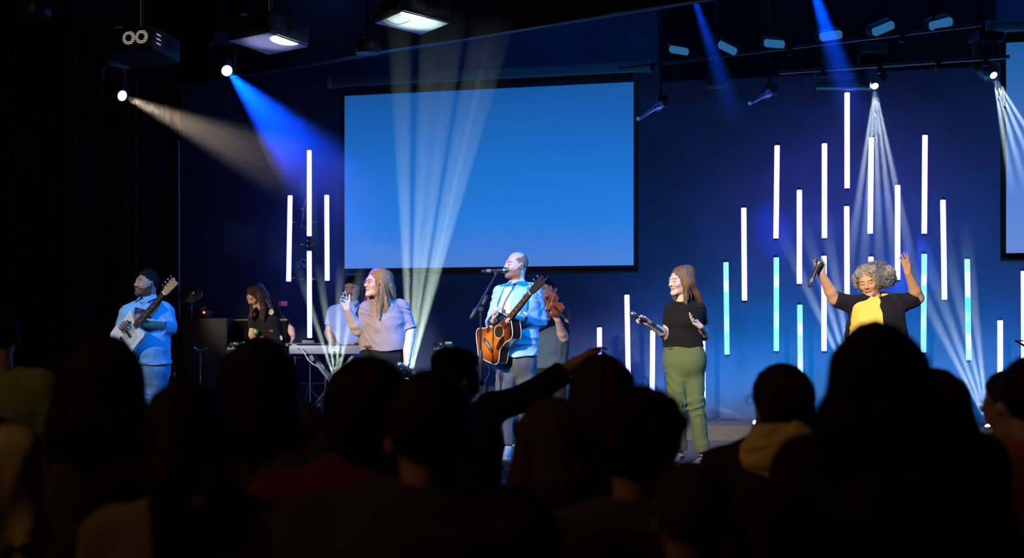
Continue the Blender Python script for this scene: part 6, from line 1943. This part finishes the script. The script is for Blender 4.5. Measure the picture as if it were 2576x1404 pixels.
# square frame uprights of a second rack behind
root = empty('rack_frame', (P(740, 0, 15.6).x, 15.75, RZ), 'thin metal upright frame under the left keyboards', 'frame')
for px_ in (741, 779, 818):
    x_ = P(px_, 0, 15.75).x; mb = MB(); mb.tube([(x_, 15.78, RZ), (x_, 15.78, P(0, 897, 15.78).z)], .010, 6); mb.build('upright', M['steel'], root)
for py_ in (900, 965):
    mb = MB(); mb.tube([(P(741, 0, 15.75).x, 15.78, P(0, py_, 15.78).z), (P(818, 0, 15.75).x, 15.78, P(0, py_, 15.78).z)], .008, 6); mb.build('cross_bar', M['black_metal'], root)
# white cable hanging from the keyboards, second coil on the floor
def cable(label, pts, r, mt):
    c = [Vector(q) for q in pts]
    for _ in range(2):
        n = [c[0]]
        for i in range(len(c) - 1): n += [c[i] * .75 + c[i + 1] * .25, c[i] * .25 + c[i + 1] * .75]
        c = n + [c[-1]]
    mb = MB(); mb.tube(c, r, 6); return tag(mb.build('cable', mt), label, 'cable')
k = lambda px, py, Y=15.25: P(px, py, Y)
cable('long white cable drooping over the grey keyboard toward the floor', [k(734, 867), k(748, 869), k(765, 885), k(772, 902), k(785, 915), k(805, 925), k(820, 945), k(833, 966), k(845, 968, 15.1), Vector((k(850, 968).x, 15.05, RZ + .02))], .006, M['white_plastic'])
cable('white cable loop standing up from the floor by the keyboard stand', [k(735, 1030), k(748, 1020), k(762, 1024), k(771, 1040), k(770, 1052), k(790, 1050), k(805, 1047)], .005, M['white_plastic'])
cable('thin black cable hanging behind the guitarist', [P(1216, 905, 12.2), P(1232, 925, 12.2), P(1230, 945, 12.2), P(1215, 965, 12.2), Vector((P(1216, 0, 12.2).x, 12.3, STZ + .006)), Vector((P(1290, 0, 12.2).x, 12.7, STZ + .006))], .004, M['plastic'])
# small control keyboards
def synth(label, px0, px1, py, Y, floor, stand_label, yaw=0):
    a, b = P(px0, py, Y), P(px1, py, Y); c = (a + b) / 2; w = b.x - a.x
    R_ = rotm('X', -18)
    X_, Y_, Z_ = R_ @ Vector((1, 0, 0)), R_ @ Vector((0, 1, 0)), R_ @ Vector((0, 0, 1))
    X_, Y_, Z_ = Vector((1, 0, 0)), Vector((0, .95, .30)).normalized(), Vector((0, -.30, .95)).normalized()
    Rm_ = Matrix((X_, Y_, Z_)).transposed()
    root = empty('synthesizer', c, label, 'keyboard')
    mb = MB(); mb.box(c, (w, .26, .05), Rm_, .008); mb.build('shell', mat('teal_black_shell', (.03, .09, .10), .4, noise=.1), root)
    keys_row(root, c - X_ * (w * .45) - Y_ * .12 + Z_ * .024, X_, Y_, Z_, 14, w * .9 / 14, .10, M['white_plastic'], M['black'])
    for i in range(7):
        mb = MB(); q = c + X_ * (w * (-.40 + .13 * i)) + Y_ * (.05 + .03 * (i % 2)) + Z_ * .025
        mb.lathe([(.010, 0), (.008, .014)], q, Z_, 10); mb.build('knob', (M['grey_plastic'], M['white_plastic'], mat('lit_knob', (.4, .1, .3), emit=((.9, .1, .5), (.9, .9, .1), (.1, .9, .2))[i % 3], es=.5))[i % 3], root)
    mb = MB(); mb.box(c + X_ * w * .22 + Y_ * .10 + Z_ * .028, (.07, .035, .01), Rm_); mb.build('display', mat('lit_display', (.5, .5, .5), emit=(.5, .8, 1), es=.5), root)
    st = empty('synthesizer_stand', (c.x, c.y, floor), stand_label, 'stand')
    mb = MB(); mb.tube([(c.x, c.y, floor + .02), (c.x, c.y, c.z - .04)], .018, 8); mb.build('column', M['steel'], st)
    mb = MB(); mb.box((c.x, c.y, c.z - .05), (w * .7, .14, .012), Rm_); mb.build('tray', M['black_metal'], st)
    for s_ in (-1, 1):
        for t_ in (-1, 1):
            mb = MB(); mb.tube([(c.x, c.y, floor + .12), (c.x + s_ * .24, c.y + t_ * .18, floor + .012)], .010, 6); mb.build('leg', M['black_metal'], st)
synth('small synthesizer with coloured knobs left of the bending woman', 574, 632, 876, 15.3, RZ, 'slim stand under the small synthesizer at left')
synth('compact keyboard with lit display between the glasses woman and singer', 1090, 1142, 876, 15.2, RZ, 'slim stand under the compact keyboard in the middle')
mb = MB(); q = P(1118, 868, 15.35); mb.box((q.x, q.y, P(0, 850, 15.35).z), (.20, .008, .13)); 
root = tag(mb.build('music_sheet_holder', m_clear), 'clear plate standing behind the compact keyboard', 'holder')
# phone-like pink device behind the bending woman
q = P(712, 764, 15.95); root = empty('mixer_box', q, 'small purple lit box on a thin pole behind the bending woman', 'box')
mb = MB(); mb.box(q, (.09, .05, .05), None, .006); mb.build('case', mat('magenta_case', (.35, .06, .25), .4, emit=(.6, .05, .4), es=.15), root)
mb = MB(); mb.tube([(q.x, q.y, q.z - .02), (q.x, q.y, RZ)], .008, 6); mb.build('pole', M['black_metal'], root)
for k_ in range(3):
    t = 2 * pi * k_ / 3; mb = MB(); mb.tube([(q.x, q.y, RZ + .2), (q.x + .12 * math.cos(t), q.y + .12 * math.sin(t), RZ + .008)], .006, 6); mb.build('leg', M['black_metal'], root)
# short microphone stand right of the bass player
c = P(503, 878, 13.6)
root = empty('short_stand', (c.x, c.y, STZ), 'short upright stand with an empty clamp right of the bass player', 'stand')
mb = MB(); mb.tube([(c.x, c.y, STZ + .02), (c.x, c.y, P(0, 905, 13.6).z)], .006, 8); mb.build('pole', M['chrome'], root)
mb = MB(); mb.lathe([(.012, 0), (.016, .02), (.016, .06), (.012, .075)], (c.x, c.y, P(0, 920, 13.6).z), (0, 0, 1), 12); mb.build('clutch', M['plastic'], root)
mb = MB(); mb.tube([(c.x, c.y, P(0, 905, 13.6).z), (c.x, c.y, c.z)], .010, 8); mb.build('neck', M['plastic'], root)
mb = MB(); mb.tube([c + Vector((-.055, 0, .015)), c + Vector((-.02, 0, -.01)), c + Vector((.03, 0, -.01)), c + Vector((.06, 0, .01))], .008, 6); mb.build('clamp', M['steel'], root)
mb = MB(); mb.lathe([(.12, 0), (.12, .012), (.02, .03)], (c.x, c.y, STZ), (0, 0, 1), 24); mb.build('base', M['black_metal'], root)
# music stand reaching in at the right edge
c = P(2560, 864, 12.6)
root = empty('boom_stand', (P(2590, 0, 12.6).x, 12.6, STZ), 'black microphone boom reaching in at the right edge', 'stand')
mb = MB(); mb.tube([P(2553, 856, 12.6), P(2600, 884, 12.6)], .010, 8); mb.build('boom_arm', M['black_metal'], root)
mb = MB(); mb.tube([(P(2590, 0, 12.6).x, 12.6, STZ + .02), P(2590, 878, 12.6)], .010, 8); mb.build('pole', M['black_metal'], root)
mb = MB(); mb.tube([P(2560, 862, 12.6), P(2566, 856, 12.6), P(2574, 858, 12.6)], .007, 6); mb.build('clip', M['plastic'], root)
mb = MB(); mb.lathe([(.13, 0), (.13, .012), (.02, .03)], (P(2590, 0, 12.6).x, 12.6, STZ), (0, 0, 1), 24); mb.build('base', M['black_metal'], root)
# pedal behind the singer
c = P(1303, 1088, 13.6)
root = empty('effects_pedal', (c.x, c.y, STZ), 'foot pedal with a yellow stripe on the stage behind the singer', 'pedal')
mb = MB(); mb.box((c.x, c.y, STZ + .03), (.16, .20, .06), None, .01); mb.build('case', M['plastic'], root)
mb = MB(); mb.box((c.x, c.y - .03, STZ + .068), (.15, .10, .014), None, .004); mb.build('treadle', mat('yellow_stripe', (.85, .85, .12), .5), root)
mb = MB(); mb.box((c.x, c.y - .11, STZ + .02), (.14, .012, .02)); mb.build('label_strip', M['white_plastic'], root)
# box under the floor light
c = P(824, 1086, 13.75)
root = empty('stage_monitor', (c.x, c.y, STZ), 'blue lit speaker wedge on the stage left of the singers', 'speaker')
mb = MB(); mb.prism([(-.12, 0), (.14, 0), (.14, .06), (.02, .15), (-.12, .15)], (c.x, c.y, STZ), (0, 1, 0), (0, 0, 1), (1, 0, 0), .36); mb.build('cabinet', mat('blue_grey_case', (.12, .16, .25), .5, noise=.1), root)
mb = MB(); mb.box((c.x, c.y - .122, STZ + .075), (.30, .008, .12)); mb.build('grille', M['black_metal'], root)
print('props')
# ------------------------------------------------------------------ audience, seen from behind
def lerpP(a, b, t): return Vector(a).lerp(Vector(b), t)
def spectator(label, px, ytop, Y, hairkind, skin, shirt, shirtcol, hw=1.0, sw=.20, yaw=180, htilt=0, hairc=(.012, .008, .006), xsh=0, build=1.0, extra=None, h=.012, arms=None, neckh=.02, hyaw=None):
    """a standing person; ytop = pixel row of the crown of the head"""
    Yd = Y
    top = P(px, ytop, Y)
    hs = hw
    hc = Vector((top.x, Y, top.z - .122 * hs))
    R = head_frame(yaw if hyaw is None else hyaw, htilt)
    F = facing(yaw); S = Vector((-F.y, F.x, 0))
    if S.x < 0: pass
    H = top.z
    nk = Vector((top.x + xsh * .3, Y, hc.z - .205 + neckh))
    cx = top.x + xsh
    shz = nk.z - .05
    p = dict(yaw=yaw, head=hc, R=R, skin=skin, coarse=True, hs=hs, neck=nk, nr=.055,
             shR=Vector((cx, Y, shz)) - S * sw, shL=Vector((cx, Y, shz)) + S * sw, sr=.058 * build, ar=(.055 * build, .045 * build, .03),
             hips=Vector((cx, Y, H * .51)), waist=Vector((cx, Y, H * .62)), chest=Vector((cx, Y, H * .74)),
             g=[('hips', .175 * build, .125 * build, 0), ('waist', .16 * build, .115 * build, 0), ('chest', .18 * build, .12 * build, 0)])
    for sd, k in (('R', -1), ('L', 1)):
        sh = p['sh' + sd]
        p['el' + sd] = sh + S * k * .05 - Vector((0, 0, .29)) - F * .02
        p['wr' + sd] = p['el' + sd] + F * .14 - S * k * .02 - Vector((0, 0, .2))
        p['hand' + sd] = 'fist'
    if arms:
        for k_, v_ in arms.items(): p[k_] = v_
    for sd, k in (('R', -1), ('L', 1)):
        b = Vector((cx, Y, 0)) + S * k * .095
        p['hip' + sd] = b + Vector((0, 0, H * .49)); p['kn' + sd] = b + Vector((0, 0, H * .27)) + F * .02; p['an' + sd] = b + Vector((0, 0, .09)); p['toe' + sd] = b + Vector((0, 0, .03)) + F * .18
    root = p['hair_root'] = person_root(label, cx, Y, 0)
    body_mesh('body', p, .007 if arms else h * 1.05, root, M_SKIN)
    m = cloth('garment', shirtcol, .9, noise=.2, nscale=9, spec=.15)
    slv = shirt
    top_mesh('top', p, h * 1.1, root, m, inf=.022, sleeve=slv, hem=Vector((cx, Y, H * .50)), neck_r=.062, fold=.007, ff=17, seed=int(px) % 97)
    legs_mesh('trousers', p, .02, root, M_DARKJ, lr=(.09 * build, .065, .055), top=Vector((cx, Y, H * .53)), fold=.006, seed=3)
    for sd in 'RL': shoe('shoe', p['an' + sd], p['toe' + sd], root, M['plastic'], M['black'], 0)
    mh = mat('hair', tuple(q * .6 for q in hairc), .75, noise=.4, nscale=120, bump=.5, bscale=160, stretch=(1, 1, .15), spec=.12)
    s = SDF(); Rn = np.array(R)
    L = lambda x, y, z: hl(p, x, y, z)
    st = None; box = [hc]
    if hairkind == 'short':
        scalp(s, p, .014, .075, -.085, .01, .006); s.fn(streak(.003, 150, 3))
    elif hairkind == 'round':
        s.u(f_ell(L(0, .02, .02), [q * hs for q in (.105, .115, .110)], Rn), .02)
        s.u(f_ell(L(0, .05, -.045), [q * hs for q in (.090, .075, .075)], Rn), .04)
        s.fn(lambda q, d: (d + .005 * np.sin(q[:, 0] * 90) * np.sin(q[:, 1] * 85 + 1) * np.sin(q[:, 2] * 95 + 2)).astype(F32))
    elif hairkind == 'curly':
        s.u(f_ell(L(0, .02, .02), [q * hs for q in (.112, .118, .110)], Rn), .02)
        rs = np.random.RandomState(int(px))
        for k in range(60):
            d = rs.normal(size=3); d /= np.linalg.norm(d); d[2] = abs(d[2]) if rs.rand() < .6 else d[2]
            if d[1] < -.5 and d[2] < .3: continue
            c = L(d[0] * .108, .02 + d[1] * .112, .02 + d[2] * .105); s.u(f_ell(c, (.022, .022, .022)), .012)
    elif hairkind == 'bob':
        s.u(f_ell(L(0, .02, .025), [q * hs for q in (.098, .11, .105)], Rn), .02)
        for x in (-.055, 0, .055):
            s.u(f_cap(L(x, .04, .02), L(x * 1.15, .06, -.125), .05 * hs, .042 * hs), .04)
        s.sub(f_ell(L(0, -.13, -.03), (.07, .09, .1), Rn), .01); s.fn(streak(.003, 140, 2)); box.append(L(0, .05, -.16))
    elif hairkind == 'pony':
        s.u(f_ell(L(0, .015, .025), [q * hs for q in (.094, .110, .104)], Rn), .02)
        s.u(f_cap(L(0, .10, .02), L(0, .155, -.07), .035, .045), .03); s.u(f_cap(L(0, .155, -.07), L(.0, .15, -.30), .05, .035), .02); s.u(f_cap(L(0, .15, -.30), L(-.01, .14, -.39), .035, .008), .02)
        s.sub(f_ell(L(0, -.13, -.04), (.075, .1, .1), Rn), .01); s.fn(streak(.0035, 120, 2)); box += [L(0, .15, -.42)]
    elif hairkind[0] == 'long':
        wd, ln, fl = hairkind[1:]
        s.u(f_ell(L(0, .018, .028), [q * hs for q in (.094, .108, .102)], Rn), .02)
        ends = []
        for x in np.linspace(-1, 1, 7):
            a = L(x * .07, .045 + .03 * (1 - abs(x)), .02); b = L(x * (.085 + fl * .3), .06 + .035 * (1 - abs(x)), -.12); c = L(x * (wd), .075 + .035 * (1 - abs(x)), -ln)
            s.u(f_cap(a, b, .042 * hs, .040), .05); s.u(f_cap(b, c, .040, .026), .05)
            ends.append([list(L(x * .07, .06 + .045 * (1 - abs(x)), .06)), list(b + R @ Vector((0, .03, 0))), list(c)])
        s.fn(streak(.004, 110, int(px) % 9)); s.sub(f_ell(L(0, -.13, -.05), (.07, .09, .12), Rn), .01)
        st = strands([[Vector(q) for q in e] for e in ends], 140, .0032, int(px) % 50, .022, .006, 8, 3)
        box += [L(0, .05, -ln - .05), L(wd, 0, -.1), L(-wd, 0, -.1)]
    elif hairkind == 'bun':
        scalp(s, p, .022, .08, -.09, .02, .006); s.u(f_ell(L(.0, .07, .07), (.075, .075, .07)), .02)
        s.fn(lambda q, d: (d + .007 * np.sin(q[:, 0] * 110) * np.sin(q[:, 1] * 105 + 1) * np.sin(q[:, 2] * 115 + 2)).astype(F32))
    hair_obj('hair', s, h * .85, mh, root, bounds(box, .2), st)
    if extra: extra(p, root, m)
    return p
M_DARKJ = cloth('dark_jeans', (.02, .022, .03), noise=.3, nscale=12)
SK1, SK2 = (.45, .25, .16), (.28, .14, .08)
def collar_ring(p, root, m, r=.075):
    n = p['neck']; mb = MB()
    mb.tube([n + Vector((math.cos(2 * pi * k / 20) * r, math.sin(2 * pi * k / 20) * r * .9, .012)) for k in range(21)], .017, 8, caps=False); mb.build('collar', m, root)
spectator('person, man at the far left edge in an olive green shirt, seen from behind', 2, 782, 6.8, 'short', SK1, .95, (.20, .21, .06), 1.02, .17, hyaw=165, extra=collar_ring, xsh=.02)
spectator('person, cream shirt shoulder entering at the lower left edge', -105, 798, 3.8, 'bob', SK1, .9, (.62, .45, .17), 1, .165, xsh=-.03)
def jk(p, root, m): pass
spectator('person, tall long dark hair spreading over the shoulders, in front of the bass player', 265, 848, 4.25, ('long', .14, .44, .05), SK1, 1.7, (.05, .022, .012), 1.06, .18)
spectator('person, round head with thick dark ponytail, brown top, lower left', 470, 962, 3.15, 'pony', SK1, .9, (.13, .07, .038), 1.0, .185, xsh=.03)
spectator('person, straight dark hair to mid back in front of the bending keyboard player', 655, 853, 4.55, ('long', .10, .36, .0), SK1, .9, (.07, .045, .035), 1.08, .175, hairc=(.014, .008, .007))
spectator('person, mustard yellow top, mostly behind the straight haired head', 758, 1010, 5.3, ('long', .07, .2, 0), SK1, .9, (.50, .30, .06), .95, .15, hairc=(.10, .05, .02), xsh=.02)
spectator('person, big round dark head above a dark red top, below the glasses woman', 928, 903, 3.75, 'round', SK2, .9, (.09, .006, .006), 1.13, .22, xsh=-.02)
spectator('person, broad man with cropped hair and visible ear, dark brown shirt, centre', 1082, 938, 2.95, 'short', (.36, .16, .08), .9, (.030, .016, .013), 1.08, .205, htilt=6, xsh=-.03, build=1.15, hyaw=172, neckh=.055)
# woman reaching towards the stage
Yw = 6.4; jw = J(Yw)
def earring(p, root, m):
    mb = MB(); mb.lathe([(.009, 0), (.009, .003)], jw(1202, 985, -.02), (0, -1, 0), 12); mb.build('earring', M['chrome'], root)
spectator('person, dark curls tied up, black top, arm stretched out to the right', 1160, 884, Yw, 'bun', SK1, 1.78, (.012, .012, .014), .95, .155, yaw=180, hyaw=-112, extra=earring,
          arms=dict(shR=jw(1235, 1030, 0), elR=jw(1335, 992, .02), wrR=jw(1446, 915, .05), handR=((.75, .1, .62), (.5, 0, -.8), (0, -1, 0), RELAX, (25, 20, 10), 1.0)) , build=.9)
spectator('person, long brown hair with lit crown just right of the reaching hand', 1512, 893, 5.0, ('long', .10, .34, .01), SK1, .9, (.025, .02, .02), .95, .15, hairc=(.05, .022, .010))
spectator('person, shoulder-length hair with a golden edge, low at centre', 1393, 1003, 4.25, ('long', .10, .30, .01), SK1, .9, (.035, .022, .02), .98, .155, hairc=(.09, .042, .018))
spectator('person, short curly dark hair in front of the green trousers', 1600, 990, 3.25, 'curly', SK2, .9, (.05, .03, .02), .95, .18)
m_fl = None
spectator('person, small brown head low in front, floral brown top, lower right centre', 1738, 1165, 2.9, 'short', (.20, .10, .05), .9, (.12, .065, .03), .92, .165, hairc=(.05, .028, .014))
def hood(p, root, m):
    s = SDF(); n = p['neck']
    s.u(f_ell(n + Vector((0, -.095, .005)), (.15, .07, .12)), .03); s.u(f_cap(n + Vector((-.08, -.03, .03)), n + Vector((.08, -.03, .03)), .045, .045), .03)
    s.sub(f_ell(n + Vector((0, -.03, .10)), (.085, .075, .10)), .01)
    w = folds(.008, 30, 4); s.fn(lambda q, d: d + w(q))
    surf('hood', s, .009, cloth('gold_lining', (.80, .52, .16)), root, bounds([n], .25))
def gl_hood(p, root, m):
    hood(p, root, m); glasses(p, root, M['black_metal'])
spectator('person, straight bob and glasses, dark jacket with a gold lined hood', 1958, 918, 4.9, 'bob', SK1, .95, (.025, .018, .014), 1.0, .19, hairc=(.045, .018, .010), hyaw=150, extra=gl_hood)
spectator('person, tallest dark figure with black hair spread wide, right of centre', 2200, 816, 3.5, ('long', .155, .42, .08), SK2, 1.6, (.010, .009, .010), 1.02, .205, build=1.15, hairc=(.006, .005, .005), xsh=.04)
spectator('person, golden brown top, half behind the tallest dark figure', 2350, 930, 4.75, ('long', .09, .26, .02), SK1, .9, (.28, .16, .05), .92, .13, hairc=(.03, .015, .01))
def gl2(p, root, m): glasses(p, root, M['black_metal']); collar_ring(p, root, cloth('white_collar', (.6, .5, .3)))
spectator('person, short brown hair and glasses, pale collar, right side', 2535, 933, 5.3, 'short', SK1, .9, (.35, .22, .10), 1.0, .17, hairc=(.07, .035, .018), hyaw=140, extra=gl2)
spectator('person, rust red coat filling the lower right corner', 2592, 900, 3.9, 'short', SK1, 1.6, (.38, .08, .03), 1.0, .215, build=1.15, xsh=-.02)
print('people total', len(JOBS))
run_jobs()
for h in HAZES: haze_wedge(*h)
